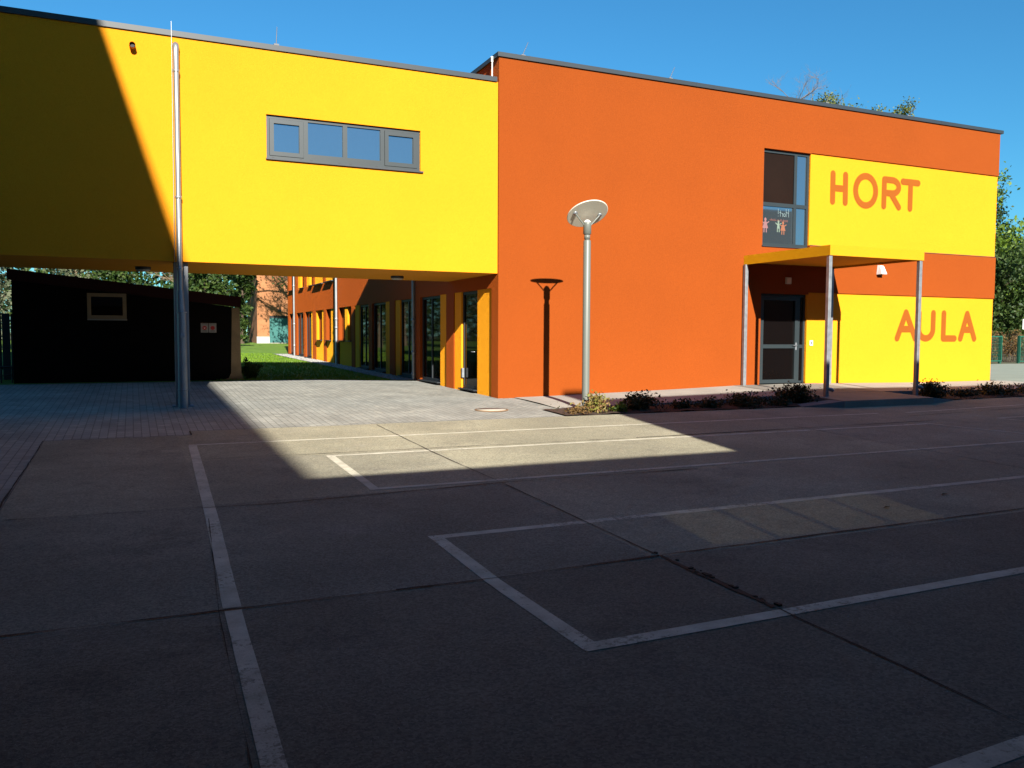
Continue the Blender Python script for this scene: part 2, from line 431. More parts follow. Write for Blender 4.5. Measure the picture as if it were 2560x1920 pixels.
# painted court lines (structure), each court a sheet of its own
def court(segs, name='court_marking'):
    b = MB()
    for k, (pts, w) in enumerate(segs): ribbon(b, pts, w, 0.0145 + 0.0008 * k, 0.25, 0.002, 0.05)
    return tag(b.build(name, M_line), kind='structure')
court([([(-6.95, -4.79), (6.70, -4.79)], 0.085), ([(-6.90, -4.84), (-7.00, -9.3), (-7.08, -11.84)], 0.115), ([(-7.08, -11.90), (-7.14, -14.1), (-7.2, -19.3)], 0.115)])
court([([(7.45, -4.86), (12.2, -4.50), (30, -4.0)], 0.075)])
court([([(-5.27, -6.28), (6.33, -6.34)], 0.09), ([(-5.22, -6.32), (-5.20, -8.53)], 0.11), ([(-5.26, -8.53), (30, -8.43)], 0.09), ([(6.33, -6.34), (6.9, -7.86), (7.3, -9.2)], 0.08)])
court([([(-5.27, -10.66), (30, -10.3)], 0.11), ([(-5.21, -10.70), (-5.20, -13.46)], 0.12), ([(-5.26, -13.43), (30, -12.9)], 0.12)])
court([([(-5.0, -15.33), (-3.94, -15.28), (20, -14.6)], 0.12)])
court([([(8.6, -6.13), (14, -5.9)], 0.07), ([(8.6, -6.13), (8.8, -6.8), (9.2, -8.0)], 0.07)])

def joint(pts, w, name='slab_joint', jit=0.006, wj=0.6, off=0.0185):
    b = MB(); ribbon(b, pts, w, off, 0.08, jit, wj)
    return tag(b.build(name, M_joint), kind='structure')
joint([(-3.82, -3.5), (-3.79, -6.2), (-3.70, -9.0), (-3.65, -11.8)], 0.011)
joint([(-3.62, -11.86), (-3.64, -12.5), (-3.665, -13.30)], 0.05, jit=0.012, wj=0.7)
joint([(-3.665, -13.33), (-3.74, -14.5), (-3.8, -15.2), (-3.9, -19.3)], 0.013)
joint([(-8.8, -11.84), (-7.15, -11.88), (-5.62, -11.91)], 0.011, wj=0.9)
joint([(-5.95, -11.905), (-5.2, -11.91)], 0.024, jit=0.008, off=0.0195)
joint([(-5.2, -11.91), (-3.66, -11.86)], 0.014, wj=0.8)
joint([(-3.6, -11.85), (1.2, -11.79), (14, -11.6)], 0.016, wj=0.8)
joint([(-0.2, -6.16), (6.86, -6.02)], 0.03, jit=0.006)
joint([(-6.85, -6.05), (-0.2, -6.16)], 0.012, wj=0.9)
joint([(-8.8, -8.72), (-6.3, -8.87), (-3.6, -8.69), (-0.9, -8.72)], 0.014, wj=0.9)
joint([(3.40, -5.6), (3.44, -6.4), (3.48, -8.4), (3.5, -11.7)], 0.014)
joint([(7.0, -5.35), (11.5, -4.95)], 0.02)
joint([(-7.03, -9.3), (-7.17, -11.86), (-7.23, -14.0), (-7.31, -19.3)], 0.007, jit=0.002, wj=0.7)
joint([(-8.87, -3.80), (-6.85, -3.80), (-6.85, -3.38), (0.0, -3.38)], 0.018)
joint([(-8.88, -3.80), (-8.9, -12), (-8.9, -19)], 0.014)
# tufts of debris lying along the wide joint
b = MB()
for i in range(26):
    y = R.uniform(-13.3, -11.8); x = -3.64 + R.gauss(0, 0.03); s = R.uniform(.01, .03)
    b.box(x, x + s, y, y + s * R.uniform(.5, 2), gz(x, y) + 0.013, gz(x, y) + 0.013 + s * .5)
tag(b.build('joint_debris', M_joint), 'dark moss and crumbs caught in the wide slab joint', 'debris', kind='stuff')
# a few dry leaves lying on the yard
for i, (x, y, lb) in enumerate([(0.9, -11.0, 'dry leaf on the dim yard slab beyond the wide dark joint'),
                               (-0.3, -11.25, 'curled dry leaf on the yard near the cross joint')]):
    b = MB(); z = gz(x, y) + 0.018
    b.add([(x - .06, y, z), (x, y - .02, z + .012), (x + .07, y + .01, z + .004), (x + .01, y + .03, z + .015)], [(0, 1, 2, 3)])
    b.add([(x - .09, y + .01, z + .001), (x - .06, y - .004, z + .006), (x - .06, y + .006, z + .006)], [(0, 1, 2)])
    tag(b.build('dry_leaf', M_leafD), lb, 'leaf')

# manhole cover
t = thing('manhole_cover', 'round pale concrete manhole cover in the sunlit pavers', 'manhole cover', (-1.02, -2.03, gz(-1, -2)))
MB().lathe([(0.345, 0), (0.345, .016), (0.30, .016), (0.30, 0)], (-1.02, -2.03, gz(-1, -2) + .004), 40).build('rim', mat('rusty_rim', (0.22, 0.13, 0.07), 0.8, 0.3, 5), t)
MB().lathe([(0.295, 0), (0.295, .018), (0, .019)], (-1.02, -2.03, gz(-1, -2) + .004), 40).build('lid', mat('lid_concrete', (0.42, 0.38, 0.31), 0.9, 0.2, 4), t)

# paved strip along the red facade, raised towards the entrance
WZ = [(0.42, 0.005), (1.5, 0.02), (2.2, 0.035), (5, 0.10), (7, 0.158), (9.2, 0.168), (10.4, 0.15), (13.6, 0.11), (17.3, 0.11)]
def wz(x):
    for (a, za), (c, zc) in zip(WZ[:-1], WZ[1:]):
        if x <= c: return za + (zc - za) * max(0, x - a) / (c - a)
    return WZ[-1][1]
def stripz(x, y): 
    k = min(1, -y / 2.25); a = wz(x); return a + (max(gz(x, y), a - 0.09) - a) * k
xs = rng(0.42, 17.3, 0.5); b = MB(); n = len(xs); rows = [0.0, -0.7, -1.4, -2.2]
b.add([(x, y, stripz(x, y) + 0.012) for y in rows for x in xs], [(j * n + i, j * n + i + 1, (j + 1) * n + i + 1, (j + 1) * n + i) for j in range(3) for i in range(n - 1)], True)
tag(b.build('pavement', M_stair), kind='structure')
b = MB()
for x0 in rng(0.42, 17.3, 1.0)[:-1]:
    x1 = x0 + 0.985
    za, zb = stripz(x0, -2.2) + .02, stripz(x1, -2.2) + .02
    b.add([(x0, -2.28, -.3), (x1, -2.28, -.3), (x1, -2.2, -.3), (x0, -2.2, -.3), (x0, -2.28, za), (x1, -2.28, zb), (x1, -2.2, zb), (x0, -2.2, za)],
          [(0, 3, 2, 1), (4, 5, 6, 7), (0, 1, 5, 4), (1, 2, 6, 5), (2, 3, 7, 6), (3, 0, 4, 7)])
tag(b.build('kerb', M_kerb), kind='structure')
sheet('planting_bed', rng(0.0, 17.3, 0.35), [-3.38, -3.0, -2.6, -2.28], 0.03, M_soil, zf=lambda x, y: gz(x, y) + 0.02 * math.sin(x * 7.1) * math.sin(y * 9))
# entrance slab with its front step
b = MB()
x0, x1, yf = 6.80, 9.62, -3.79
zt = lambda x, y: (0.035 + (wz(x) + .018 - 0.035) * (1 + y / 3.79))
v = [(x0, yf, -.4), (x1, yf, -.4), (x1, -0.002, -.4), (x0, -0.002, -.4), (x0, yf, zt(x0, yf)), (x1, yf, zt(x1, yf)), (x1, -0.002, zt(x1, 0)), (x0, -0.002, zt(x0, 0))]
b.add(v, [(0, 3, 2, 1), (4, 5, 6, 7), (0, 1, 5, 4), (1, 2, 6, 5), (2, 3, 7, 6), (3, 0, 4, 7)])
e = tag(b.build('entrance_step', M_slab), 'low concrete step slab in front of the entrance door', 'step')
for (xa, xb, zb_) in ((6.79, 5.85, 1), (9.63, 10.95, 1)):
    b = MB(); g0 = gz(xa, -3.5) - .05; g1 = gz(xb, -3.5) - .01
    b.prism([(xa, -3.78, g0 - .1), (xb, -3.36, g1 - .1), (xb, -3.36, g1 + .02), (xa, -3.78, .03)], (0, .42 if xb < xa else .3, 0))
    tag(b.build('kerb_wedge', M_kerb), 'sloping grey kerb stone on the %s side of the entrance step' % ('lamp' if xb < xa else 'far'), 'kerb stone')

# ------------------------------------------------------------------ heightfield facades
def facade(us, zs, cell, pt, groups, parent):
    """us/zs: breaks; cell(u,z)->(depth, group) or None; pt(u,depth,z)->point. Groups become parts."""
    mb = {}
    g = [[cell((us[i] + us[i + 1]) / 2, (zs[j] + zs[j + 1]) / 2) for j in range(len(zs) - 1)] for i in range(len(us) - 1)]
    def q(grp, a): mb.setdefault(grp, MB()).add(a, [(0, 1, 2, 3)])
    for i in range(len(us) - 1):
        for j in range(len(zs) - 1):
            d, gr = g[i][j]
            if gr: q(gr, [pt(us[i], d, zs[j]), pt(us[i + 1], d, zs[j]), pt(us[i + 1], d, zs[j + 1]), pt(us[i], d, zs[j + 1])])
            for (ii, jj, e) in ((i + 1, j, 'u'), (i, j + 1, 'z')):
                if ii < len(us) - 1 and jj < len(zs) - 1:
                    d2, gr2 = g[ii][jj]
                    if abs(d - d2) > 1e-6:
                        own = gr if d < d2 else gr2
                        own = own or gr or gr2
                        if e == 'u': q(own, [pt(us[ii], d, zs[j]), pt(us[ii], d2, zs[j]), pt(us[ii], d2, zs[j + 1]), pt(us[ii], d, zs[j + 1])])
                        else: q(own, [pt(us[i], d, zs[jj]), pt(us[i + 1], d, zs[jj]), pt(us[i + 1], d2, zs[jj]), pt(us[i], d2, zs[jj])])
    for k, m_ in mb.items():
        nm, mt, lb = groups[k[0] if isinstance(k, tuple) else k]
        o = m_.build(nm, mt, parent)
        if lb: o['label'] = lb

def bars(b, x0, x1, z0, z1, y0, y1, w):
    """rectangular frame in the xz plane"""
    b.box(x0, x1, y0, y1, z0, z0 + w); b.box(x0, x1, y0, y1, z1 - w, z1)
    b.box(x0, x0 + w, y0, y1, z0 + w, z1 - w); b.box(x1 - w, x1, y0, y1, z0 + w, z1 - w)

# ------------------------------------------------------------------ red building
red = thing('school_building', 'orange red two storey block with yellow panels and the words HORT and AULA', 'building', (8, 0, 0))
GX0, GX1 = 0.0, 16.86
def fcell(x, z):
    if 7.64 < x < 9.29 and 3.89 < z < 6.44: return (0.17, 'rev2')
    if 7.64 < x < 9.29 and z < 2.62: return (0.20, 'rev1')
    if x > 9.29 and 3.965 < z < 6.455: return (0.045, 'p2')
    if x > 9.29 and z < 2.68: return (0.045, 'p1')
    return (0.0, 'wall')
GR = {'wall': ('wall', M_orange, None), 'p2': ('wall_panel', M_yellow, 'yellow upper panel behind the word HORT'),
      'p1': ('wall_panel', M_yellow, 'yellow lower panel behind the word AULA'), 'rev2': ('recess_lining', M_dark, None), 'rev1': ('recess_lining', M_dark, None)}
facade([GX0, 7.64, 9.29, GX1], [-0.4, 2.62, 2.68, 3.89, 3.965, 6.44, 6.455, 7.74], fcell, lambda u, d, z: (u, d, z), GR, red)
# ledge flashing above the orange band
MB().box(9.30, GX1 + .03, -0.012, 0.046, 3.955, 3.972).build('ledge_flashing', M_cap, red)
# side wall to the yard (faces -x)
SEG = [(0.0, 0.40, 'r'), (0.40, 1.35, 'y'), (1.35, 2.45, 'g'), (2.45, 2.93, 'y'), (2.93, 3.51, 'r'), (3.51, 4.06, 'y'), (4.06, 5.76, 'g'), (5.76, 6.35, 'r'),
       (6.35, 7.85, 'g'), (7.85, 8.35, 'y'), (8.35, 8.95, 'r'), (8.95, 9.50, 'y'), (9.50, 11.15, 'g'), (11.15, 11.62, 'r'), (11.62, 13.05, 'g'), (13.05, 13.70, 'y'),
       (13.70, 14.20, 'r'), (14.20, 14.95, 's'), (14.95, 15.40, 'y'), (15.40, 16.32, 'S'), (16.32, 17.28, 'r'), (17.28, 17.95, 'y'), (17.95, 18.80, 'S'), (18.80, 19.32, 'r'),
       (19.32, 19.78, 'y'), (19.78, 20.9, 's'), (20.9, 21.1, 'y'), (21.1, 21.8, 'r'), (21.8, 22.25, 'y'), (22.25, 23.6, 'g'), (23.6, 24.12, 'r'), (24.12, 25.9, 'g'), (25.9, 26.46, 'r'), (26.46, 28.1, 'g'), (28.1, 28.6, 'r')]
UP = [(0.0, 17.3, 'r'), (17.3, 18.9, 'Y'), (18.9, 19.4, 'r'), (19.4, 21.3, 'Y'), (21.3, 21.75, 'r'), (21.75, 22.6, 's'), (22.6, 23.3, 'y'), (23.3, 23.95, 'r'), (23.95, 25.0, 's'), (25.0, 25.6, 'y'), (25.6, 26.3, 'r'), (26.3, 28.1, 's'), (28.1, 28.6, 'r')]
def find(S_, y):
    for i, s_ in enumerate(S_):
        if s_[0] <= y < s_[1]: return i, s_
    return 0, S_[0]
def scell(y, z):
    if z < 2.56:
        i, (a, c, k) = find(SEG, y)
        if k == 'r': return (0.0, 'wall')
        if k == 'y' and i + 1 < len(SEG) and SEG[i + 1][2] == 's': return (0.03, ('sp', i + 1))
        if k == 'y': return (0.03, ('sp', i))
        if k in 'sS' and z < 1.20: return (0.03, ('sp', i))
        return (0.20 if k in 'sS' else 0.14, ('rv', i))
    if 3.74 < z < 6.3:
        i, (a, c, k) = find(UP, y)
        if k == 's': return (0.20, ('rv', 100 + i))
        if k in 'yY': return (0.03, ('sp', 100 + i))
    return (0.0, 'wall')
us = sorted({a for s_ in SEG + UP for a in s_[:2]})
facade(us, [-0.4, 1.20, 2.56, 3.74, 6.3, 7.74], scell, lambda u, d, z: (d, u, z),
       {'wall': ('wall', M_oside, None), 'sp': ('wall_panel', M_yside, None), 'rv': ('recess_lining', M_dark, None)}, red)
# windows of the side wall
def sidewin(a, c, z0, z1, door=False, sill=True, dx=0.0):
    b = MB(); xf0, xf1 = 0.075 + dx, 0.125 + dx; w = 0.07
    def bx(y0, y1, za, zb): b.box(xf0, xf1, y0, y1, za, zb)
    a2, c2 = a + .005, c - .005
    bx(a2, c2, z0, z0 + w); bx(a2, c2, z1 - w, z1 - .003); bx(a2, a2 + w, z0 + w, z1 - w); bx(c2 - w, c2, z0 + w, z1 - w)
    if c - a > 1.2: bx((a + c) / 2 - .03, (a + c) / 2 + .03, z0 + w, z1 - w)
    f = b.build('door' if door else 'window', M_frame2, red)
    MB().box(0.10 + dx, 0.112 + dx, a2 + w, c2 - w, z0 + w, z1 - w).build('pane', M_gdark2, f)
    if sill:
        MB().box(-0.07, 0.125 + dx, a - .03 if a > 14 else a + .006, c + .03 if a > 14 else c - .006, z0 - .035, z0 - .004).build('sill', M_frame2, f)
    return f
M_gdark2 = mat('door_glass', (0.003, 0.003, 0.003), 0.03, 0.03, 1.0, spec=0.12)
for (a, c, k) in SEG:
    if k == 'g':
        g0 = gz(0, (a + c) / 2)
        f = sidewin(a, c, max(g0 + 0.09, .10), 2.56, door=a < 2, sill=True)
        if a < 2:
            MB().tube([(0.07, 1.62, 1.05), (0.03, 1.62, 1.05), (0.03, 1.75, 1.05)], 0.011, 8).build('handle', M_galv, f)
            MB().box(0.02, 0.074, 2.36, 2.43, 0.38, 0.62).build('hinge', M_galv, f)
    elif k in 'sS':
        sidewin(a, c, 1.235, 2.56, dx=.06)
for (a, c, k) in UP:
    if k == 's': sidewin(a, c, 3.775, 6.3, dx=.06)
    if k == 'Y': MB().box(-.10, .025, a - .02, c + .02, 3.70, 3.739).build('sill', M_cap, red)
# remaining faces: far side, back, roof
b = MB()
b.box(GX1 - 0.06, GX1 - 0.005, 0.05, 28.6, -0.4, 7.74)
b.box(0.145, GX1 - 0.065, 28.55, 28.6, -0.4, 7.74)
b.box(0.15, GX1 - .07, 0.22, 28.54, 7.55, 7.70)
b.box(0.13, 0.144, 0.02, 28.6, -0.4, 7.73)
b.build('roof_and_rear_wall', M_orange, red)
b = MB()
b.box(-0.045, GX1 + 0.09, -0.045, 0.30, 7.742, 7.84)
b.box(-0.045, 0.30, 0.302, 28.66, 7.742, 7.84)
b.box(GX1 - .26, GX1 + .09, 0.302, 28.66, 7.742, 7.84)
b.box(0.302, GX1 - .262, 28.36, 28.66, 7.742, 7.84)
for x in (0.72, 5.4, 10.1, 14.2): b.box(x, x + .03, -0.0475, 0.29, 7.739, 7.8425)
b.build('roof_cap', M_cap, red)

# letters: rounded strokes, each a hair prouder than the last so that none coincide
def stroke_word(glyphs, w, yface, name, label, parent, mt, xf=lambda x, z: (x, z), th=0.004):
    b = MB(); k = 0
    for polylines in glyphs:
        for pl in polylines:
            pts = [Vector((x, 0, z)) for x, z in pl]
            L_, Rr = [], []
            for i, p in enumerate(pts):
                a = pts[max(i - 1, 0)]; c = pts[min(i + 1, len(pts) - 1)]; d = (c - a).normalized()
                nrm = Vector((-d.z, 0, d.x)) * w / 2
                L_.append(p + nrm); Rr.append(p - nrm)
            def cap(p, d, fr):
                base = math.atan2(d.z, d.x); o = []
                for q in range(1, 8):
                    an = base + fr * (math.pi / 2) - fr * math.pi * q / 8
                    o.append(p + Vector((math.cos(an), 0, math.sin(an))) * w / 2)
                return o
            closed = (pts[0] - pts[-1]).length < 1e-4
            if closed:
                L_[0] = L_[-1] = (L_[0] + L_[-1]) / 2; Rr[0] = Rr[-1] = (Rr[0] + Rr[-1]) / 2
            yk = yface - th - 0.0006 * k; k += 1
            n = len(pts)
            v = [(p.x, yk, p.z) for p in L_] + [(p.x, yk, p.z) for p in Rr]
            f = [(i, i + 1, n + i + 1, n + i) for i in range(n - 1)]
            b.add(v, f)
            if not closed:
                e1 = cap(pts[-1], pts[-1] - pts[-2], 1); b.add([(p.x, yk, p.z) for p in [L_[-1]] + e1 + [Rr[-1]]], [tuple(range(len(e1) + 2))])
                e0 = cap(pts[0], pts[0] - pts[1], 1); b.add([(p.x, yk, p.z) for p in [Rr[0]] + e0 + [L_[0]]], [tuple(range(len(e0) + 2))])
    o = b.build(name, mt, parent); o['label'] = label
    return o
def arc(cx, cz, rx, rz, a0, a1, n=20):
    return [(cx + rx * math.cos(math.radians(a0 + (a1 - a0) * i / n)), cz + rz * math.sin(math.radians(a0 + (a1 - a0) * i / n))) for i in range(n + 1)]
W_ = 0.185; h_ = W_ / 2
Z0, Z1 = 5.125 + h_, 6.07 - h_
H = [[(10.115, Z0), (10.11, Z1)], [(10.585, Z0), (10.575, Z1)], [(10.12, 5.59), (10.57, 5.59)]]
O = [arc(11.35, 5.60, 0.385, 0.41, 90, 450, 44)]
Rl = [[(12.065, Z0), (12.065, Z1)] , [(12.065, Z1), (12.38, Z1)] + arc(12.38, (Z1 + 5.60) / 2, 0.26, (Z1 - 5.60) / 2, 85, -85, 14) + [(12.38, 5.60), (12.08, 5.60)], [(12.34, 5.58), (12.66, Z0 + .005)]]
T = [[(12.80, Z1 - .005), (13.42, Z1 - .005)], [(13.115, Z1), (13.115, Z0)]]
stroke_word([H, O, Rl, T], W_, 0.045, 'lettering', 'orange painted word HORT', red, M_letter)
W2 = 0.195; h2 = W2 / 2; A0, A1 = 1.335 + h2, 2.285 - h2
def A_(x0, xm, x1): return [[(x0, A0), (xm, A1), ], [(xm, A1), (x1, A0)], [(x0 + (xm - x0) * .38, A0 + .27), (x1 - (x1 - xm) * .38, A0 + .27)]]
U_ = [[(13.64, A1), (13.64, A0 + .26)] + arc(13.94, A0 + .28, 0.30, 0.28, 180, 360, 16)[1:-1] + [(14.24, A0 + .26), (14.24, A1)]]
Ll = [[(14.69, A1), (14.69, A0)], [(14.69, A0), (15.18, A0)]]
stroke_word([A_(12.76, 13.10, 13.50), U_, Ll, A_(15.44, 15.715, 16.06)], W2, 0.045, 'lettering', 'orange painted word AULA', red, M_letter)

# tall window beside HORT
b = MB(); y0, y1 = 0.09, 0.155
bars(b, 7.645, 9.285, 3.895, 6.435, y0, y1, 0.075)
b.box(7.72, 9.21, y0, y1, 4.95, 5.05); b.box(8.765, 8.865, y0, y1, 3.97, 4.949); b.box(8.765, 8.865, y0, y1, 5.051, 6.36)
wn = b.build('window', M_frame, red); wn['label'] = 'tall upper window with childlike drawings on its lower pane'
pl_ = MB().box(7.72, 8.765, .12, .13, 3.97, 4.95).build('pane', M_glass, wn)
MB().box(8.865, 9.21, .12, .13, 3.97, 4.95).build('pane', M_glass, wn)
MB().box(8.865, 9.21, .12, .13, 5.05, 6.36).build('pane', M_glass, wn)
o = MB().box(7.72, 8.765, .122, .132, 5.05, 6.36).build('pane', M_openroom, wn); o['label'] = 'dark brown panel in place of the open upper sash'  # room darkness is put into this panel's colour
MB().box(7.62, 9.284, -0.035, 0.088, 3.858, 3.888).build('sill', M_cap, wn)
# window paintings: mirrored greeting and three little figures
M_p1 = mat('window_paint_white', (0.17, 0.24, 0.25), 0.7, 0.1, 20); M_p2 = mat('window_paint_pink', (0.16, 0.06, 0.05), 0.7, 0.2, 20)
M_p3 = mat('window_paint_mint', (0.13, 0.18, 0.14), 0.7, 0.2, 20); M_p4 = mat('window_paint_orange', (0.19, 0.065, 0.03), 0.7, 0.2, 20); M_p5 = mat('window_paint_rose', (0.18, 0.085, 0.09), 0.7, 0.2, 20)
def mir(x0, z0, s, strokes): return [[(x0 - x * s, z0 + z * s) for x, z in st] for st in strokes]
Hh = [[(0, 0), (.05, 1)], [(.42, 0), (.45, 1)], [(.02, .5), (.44, .55)]]
oo = [[(.72 + .15 * math.cos(t_), .22 + .2 * math.sin(t_)) for t_ in [i * math.pi / 5 for i in range(11)]]]
rr = [[(1.0, 0), (1.0, .42)], [(1.0, .3), (1.1, .42), (1.2, .4)]]
tt = [[(1.4, 0), (1.4, .75)], [(1.28, .48), (1.54, .5)]]
ex = [[(1.75, .3), (1.77, .95)], [(1.74, .02), (1.745, .06)]]
stroke_word([mir(8.63, 4.70, .21, Hh + oo + rr + tt + ex)], 0.010, .12, 'window_writing', 'mirrored white greeting Hort!', wn, M_p1, th=.002)
scr = []
xx = 8.60
for wd in (5, 2, 2, 6):
    for i in range(wd):
        scr.append([(xx, 4.57 + R.uniform(-.01, .01)), (xx - .008, 4.61 + R.uniform(0, .03)), (xx - .028, 4.575), (xx - .036, 4.60)]); xx -= .036
    xx -= .03
stroke_word([scr], 0.010, .12, 'window_writing', 'faint pink mirrored handwriting', wn, M_p2, th=.002)
def figure(cx, z0, s, cloth, hair, skirt, lb):
    b = MB(); y = .1175
    b.add([(cx + .035 * s * math.cos(i * .7854), y, z0 + .30 * s + .045 * s * math.sin(i * .7854)) for i in range(8)], [tuple(range(8))])
    wd = .085 if skirt else .05
    b.add([(cx - wd * s, y + .0004, z0 + .10 * s), (cx + wd * s, y + .0004, z0 + .10 * s), (cx + .03 * s, y + .0004, z0 + .255 * s), (cx - .03 * s, y + .0004, z0 + .255 * s)], [(0, 1, 2, 3)])
    for d in (-1, 1):
        b.add([(cx + d * .02 * s, y + .0008, z0), (cx + d * .05 * s, y + .0008, z0), (cx + d * .045 * s, y + .0008, z0 + .11 * s), (cx + d * .02 * s, y + .0008, z0 + .11 * s)], [(0, 1, 2, 3)])
        b.add([(cx + d * .02 * s, y + .0012, z0 + .22 * s), (cx + d * .11 * s, y + .0012, z0 + .27 * s), (cx + d * .115 * s, y + .0012, z0 + .25 * s), (cx + d * .03 * s, y + .0012, z0 + .19 * s)], [(0, 1, 2, 3)])
    o = b.build('window_drawing', cloth, wn); o['label'] = lb
figure(7.83, 4.25, 1.15, M_p5, M_p1, True, 'painted girl in a rose dress')
figure(8.28, 4.28, .95, M_p3, M_p1, False, 'painted boy in mint green')
figure(8.44, 4.22, 1.05, M_p4, M_p1, True, 'painted girl in an orange dress')

# entrance door
b = MB(); y0, y1 = .11, .175
bars(b, 7.645, 9.285, .185, 2.615, y0, y1, 0.065)
b.box(9.02, 9.10, y0, y1, .25, 2.55)
frm = b.build('entrance_door', M_frame, red); frm['label'] = 'dark glazed entrance door with grey frame and side light'
b = MB(); y0, y1 = .085, .160
bars(b, 7.715, 9.015, .195, 2.545, y0, y1, .10)
b.box(7.815, 8.915, y0, y1, 1.145, 1.25)
lf = b.build('door_leaf', M_frame, frm)
MB().box(7.815, 8.915, .135, .142, .295, 1.145).build('pane', M_gdark, frm)
MB().box(7.815, 8.915, .135, .142, 1.25, 2.445).build('pane', M_gdark, frm)
MB().box(9.10, 9.22, .140, .147, .25, 2.55).build('pane', M_gdark, frm)
b = MB(); b.box(9.101, 9.219, .112, .17, 1.15, 1.245); b.build('door_rail', M_frame, frm)
b = MB(); b.box(8.935, 8.985, .076, .0845, 1.10, 1.30); b.tube([(8.96, .08, 1.225), (8.96, .035, 1.225), (8.83, .035, 1.222)], .012, 10)
b.build('handle', M_galv, frm)

# ------------------------------------------------------------------ yellow bridge block
yb = thing('bridge_building', 'bright yellow upper storey block bridging the passage', 'building', (-5, 0, 2.88))
YF = 0.03; ZB, ZT = 2.877, 7.18
def ycell(x, z):
    if -5.115 < x < -1.85 and 5.03 < z < 5.905: return (YF + .13, 'rv')
    return (YF, 'w')
facade([-10.9, -5.115, -1.85, -0.012], [ZB, 5.03, 5.905, ZT], ycell, lambda u, d, z: (u, d, z), {'w': ('wall', M_yellow, None), 'rv': ('recess_lining', M_dark, None)}, yb)
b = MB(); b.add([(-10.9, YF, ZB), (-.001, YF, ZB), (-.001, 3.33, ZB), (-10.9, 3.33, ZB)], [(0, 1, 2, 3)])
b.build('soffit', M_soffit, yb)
b = MB(); b.box(-10.9, -.012, 3.28, 3.33, ZB + .004, ZT); b.box(-10.9, -.012, YF + .14, 3.27, ZT - .2, ZT - .05); b.box(-10.9, -10.85, YF + .15, 3.27, ZB + .01, ZT - .21)
b.box(-10.8, -.012, YF + .14, YF + .15, ZB + .01, ZT - .21)
b.build('rear_wall', M_yellow, yb)
b = MB(); b.box(-10.9, -.05, -0.012, 0.28, ZT + .002, 7.285); b.box(-10.9, -.05, 3.08, 3.37, ZT + .002, 7.285)
for x in (-8.05, -4.1): b.box(x, x + .03, -0.0145, 0.27, ZT - .001, 7.2875)
b.build('roof_cap', M_cap, yb)
# strip window with four panes
b = MB(); y0, y1 = 0.085, 0.145
zs0, zs1 = 5.075, 5.855
bars(b, -5.11, -1.855, 5.035, 5.90, y0, y1, .06)
for (a, c) in ((-4.36, -4.27), (-3.545, -3.45), (-2.735, -2.645)): b.box(a, c, y0, y1, 5.095, 5.84)
b.box(-4.27, -2.735, y0 + .004, y1 - .001, 5.095, 5.19)
yw = b.build('window', M_frame, yb); yw['label'] = 'long strip window with four panes'
for (a, c) in ((-5.045, -4.365), (-2.64, -1.92)):
    b = MB(); bars(b, a, c, 5.10, 5.835, .07, .13, .085); s_ = b.build('sash', M_frame, yw)
    b = MB(); b.box(a + .085, c - .085, .112, .118, 5.185, 5.75); b.build('pane', M_glass, yw)
for (a, c) in ((-4.27, -3.545), (-3.45, -2.735)):
    MB().box(a, c, .118, .124, 5.19, 5.84).build('pane', M_glass, yw)
MB().box(-5.13, -1.80, -0.025, 0.084, 4.998, 5.028).build('sill', M_cap, yw)
for x in (-4.98, -4.42, -4.2, -3.62, -3.38, -2.82, -2.6, -2.0): MB().box(x - .025, x + .025, .0835, .0847, 5.058, 5.07).build('drain_slot', M_dark, yw)

# ------------------------------------------------------------------ entrance canopy
cp = thing('entrance_canopy', 'yellow flat entrance canopy on four galvanised posts', 'canopy', (8.5, -1.5, .1))
b = MB(); b.box(7.04, 10.09, -3.0, -0.004, 3.46, 3.578); b.build('roof_deck', M_canopy, cp)
b = MB(); b.box(7.035, 10.095, -3.005, -2.985, 3.345, 3.582); b.box(7.035, 7.055, -2.9845, -.004, 3.345, 3.582); b.box(10.075, 10.095, -2.9845, -.004, 3.345, 3.582)
b.build('fascia', M_canopy, cp)
MB().box(7.057, 10.073, -2.983, -.005, 3.40, 3.455).build('ceiling_panel', M_soffit, cp)
for (x, y) in ((7.045, -2.98), (9.985, -2.98), (7.0, -.125), (9.985, -.125)):
    MB().box(x, x + .092, y, y + .092, gz(x, y) - .05, 3.40 if y < -1 else 3.345).build('post', M_galv, cp, .004)
for x in (7.045, 9.985):
    MB().tube([(x + .07, -2.95, .245), (x + .16, -2.97, .235), (x + .21, -2.985, .20)], .042, 14, caps=False).build('drain_spout', M_oldzinc, cp)

# ------------------------------------------------------------------ street lamp
LX, LY = 0.862, -2.58
lp = thing('street_lamp', 'grey post lamp with a tilted round reflector in front of the orange wall', 'street lamp', (LX, LY, gz(LX, LY)))
MB().lathe([(0.077, -0.2), (0.077, 1.0), (0.077, 3.395), (0.070, 3.41)], (LX, LY, 0), 28).build('pole', M_lamp, lp)
MB().lathe([(0.052, 3.40), (0.052, 3.435), (0.062, 3.437), (0.062, 3.52), (0.055, 3.522), (0.055, 3.535)], (LX, LY, 0), 24).build('neck', M_lamp, lp)
MB().lathe([(0.070, 3.53), (0.083, 3.535), (0.083, 3.73), (0.086, 3.76), (0.075, 3.775)], (LX, LY, 0), 28).build('lamp_head', M_lamp, lp)
MB().lathe([(0.070, 3.776), (0.06, 3.80), (0.035, 3.822), (0.0, 3.83)], (LX, LY, 0), 24).build('bulb_cover', M_white, lp)
DC = Vector((LX, LY, 3.955))
du = Vector((1, 0, 0)); dv = Vector((0.0, 1.0, -0.60)).normalized(); dn = du.cross(dv).normalized()
